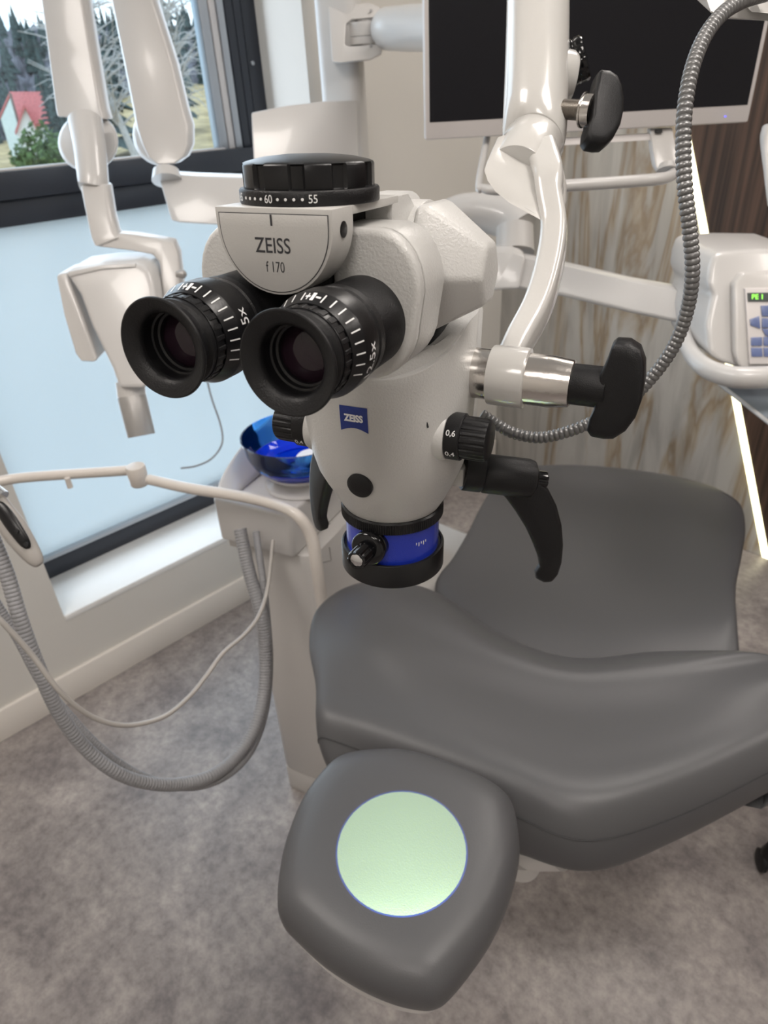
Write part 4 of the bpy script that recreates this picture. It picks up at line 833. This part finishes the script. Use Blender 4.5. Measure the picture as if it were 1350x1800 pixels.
# holders under the block
G().box(fc + ux * .02 + uy * .03 + V((0, 0, .788)), .05, .03, .014, X=ux, Y=uy).obj('hose_socket', 'clinic', unit, bevel=.003)
hp = empty('suction_handpiece', P(40, 930, .84), 'pale grey suction handpiece with black inset hanging at the left edge', 'handpiece')
def capsule(pts, name, m, par, seg=28, squash=.75):
    rings = []; q = [(P(x, y, d), r) for x, y, d, r in pts]
    for i, (p, r) in enumerate(q):
        tg = (q[min(i + 1, len(q) - 1)][0] - q[max(i - 1, 0)][0]).normalized(); x = (RIGHT - tg * RIGHT.dot(tg)).normalized(); y = tg.cross(x)
        rings.append([p + x * math.cos(a) * r + y * math.sin(a) * r * squash for a in (6.2832 * k / seg for k in range(seg))])
    return G().loft(rings).obj(name, m, par, sub=1)
capsule([(-22, 850, .84, .010), (-8, 880, .84, .0125), (8, 905, .84, .0155), (25, 930, .84, .0170), (42, 955, .84, .0150), (56, 975, .84, .0125), (66, 988, .84, .0095), (71, 994, .84, .005)], 'handle', 'cord', hp)
capsule([(-6, 882, .829, .004), (2, 893, .8285, .0085), (18, 916, .826, .0095), (34, 940, .827, .0085), (46, 957, .829, .0075), (51, 965, .831, .003)], 'inset', 'black_satin', hp, squash=.5)
for x, y in ((29, 934), (46, 957)): G().lathe(P(x, y, .8215), -FWD, [(.0032, 0), (.003, .0012), (.001, .0014)], 16).obj('button', 'rubber', hp)
G().tube([P(-14, 862, .835), P(2, 876, .835)], [.0105, .0115], 20, 1).obj('metal_sleeve', 'chrome', hp)
# ================================================================ INSTRUMENT TABLE ON ITS ARM (right)
it = empty('instrument_table', P(1300, 600, 1.35), 'white instrument delivery head with keypad on a thick white arm at the right', 'instrument table')
G().tube([P(650, 500, 1.86), P(720, 440, 1.80), P(790, 385, 1.72), P(840, 374, 1.70), P(890, 384, 1.68), P(916, 405, 1.66)], [.045, .045, .047, .048, .048, .046], 28, 6).obj('elbow', 'clinic_g', it)
G().tube([P(905, 400, 1.66), P(905, 445, 1.66)], [.045, .048], 28, 1).obj('elbow_drop', 'clinic', it)
strap_px([(868, 452, 868, 512, 1.60), (900, 446, 885, 506, 1.60), (1000, 466, 985, 522, 1.55), (1120, 494, 1110, 552, 1.49), (1262, 520, 1250, 582, 1.42)], 'clinic_g', 'swing_arm', .06, it, .008)
strap_px([(862, 440, 868, 514, 1.595), (905, 438, 898, 512, 1.58), (925, 446, 912, 512, 1.57)], 'clinic', 'arm_collar', .075, it, .006)
dh_ = 1.30
slabpx([(1256, 446), (1272, 442), (1330, 438), (1420, 440), (1420, 655), (1300, 648), (1262, 636), (1246, 620), (1242, 570), (1248, 540), (1254, 520), (1244, 500), (1248, 470)], dh_ + .02, .20).obj('console_body', 'clinic_g', it, bevel=.014, seg=4, ang=20)
slabpx([(1290, 500), (1306, 480), (1420, 476), (1420, 650), (1300, 646), (1292, 620)], dh_ + .004, .02).obj('console_face', 'clinic', it, bevel=.006, seg=3)
kp = slabpx([(1310, 508), (1420, 506), (1420, 640), (1318, 640)], dh_ - .002, .008).obj('keypad_panel', 'bezel', it, bevel=.001)
slabpx([(1314, 515), (1400, 514), (1400, 530), (1315, 530)], dh_ - .0035, .004).obj('display', 'lcd', kp)
text_obj('display_text', 'PE 1', .0135, lambda x, y: P(1332, 522, dh_ - .0042) + RIGHT * x - DOWN * y, 'lcdtext', kp, .0002)
for poly in ([(1319, 562), (1335, 556), (1337, 578), (1320, 572)], [(1338, 538), (1372, 537), (1366, 556), (1340, 556)], [(1340, 560), (1358, 560), (1358, 576), (1340, 576)], [(1340, 578), (1366, 580), (1372, 596), (1346, 590)], [(1321, 594), (1340, 593), (1340, 608), (1321, 608)], [(1343, 593), (1368, 592), (1368, 608), (1343, 608)], [(1321, 612), (1340, 612), (1341, 627), (1322, 627)], [(1343, 612), (1368, 612), (1368, 627), (1344, 627)]):
    slabpx(poly, dh_ - .0045, .004).obj('key', 'bluekey', kp, bevel=.0006)
G().tube([P(1204, 560, 1.42), P(1203, 590, 1.40), P(1216, 622, 1.36), (P(1240, 646, 1.32)), P(1276, 660, 1.29), P(1320, 664, 1.27), P(1430, 660, 1.26)], [.014, .015, .0165, .0185, .020, .021, .021], 24, 6).obj('front_handle', 'clinic_g', it)
tp = [at_z(1264, 674, .98), at_z(1349, 741, .98), at_z(1440, 800, .98), at_z(1480, 700, .98), at_z(1400, 655, .98)]
tr = empty('glass_tray', tp[0], 'blue-grey flat instrument tray with a white rim under the keypad console', 'tray')
G().loft([tp, [p - V((0, 0, .006)) for p in tp]]).obj('tray_plate', 'greysheet', tr, bevel=.001)
G().tube([tp[4], tp[0], tp[1], tp[2]], .004, 10, 1).obj('tray_rim', 'clinic_g', tr)
G().tube([P(1352, 225, 1.2), P(1347, 245, 1.2), P(1350, 300, 1.2), P(1356, 360, 1.2)], [.012, .010, .007, .006], 16, 6).obj('holder_rod', 'clinic_g', it)
# stool caster at the right edge
st = empty('stool', at_z(1390, 1500, 0), 'black stool foot with caster at the right edge of the floor', 'stool')
c_ = at_z(1353, 1500, .055)
G().tube([at_z(1385, 1470, .085), at_z(1440, 1470, .10), at_z(1560, 1440, .12)], [.014, .018, .024], 16, 4).obj('leg', 'chrome', st)
cv = V((.8, .6, 0))
for k in (-.011, .011): G().lathe(V((c_.x, c_.y, .026)) + cv * k - cv * .006, cv, [(.020, 0), (.026, .002), (.026, .010), (.020, .012)], 32).obj('wheel', 'rubber', st)
G().lathe((c_.x, c_.y, .03), (0, 0, 1), [(.016, 0), (.018, .03), (.012, .055), (.006, .075)], 20).obj('caster_fork', 'black', st)
G().lathe(at_z(1570, 1440, .12) * V((1, 1, 0)), (0, 0, 1), [(.03, .10), (.03, .16), (.02, .2), (.02, .46), (.16, .47), (.17, .5), (.16, .53), (.01, .54)], 32).obj('seat_and_column', 'black', st)
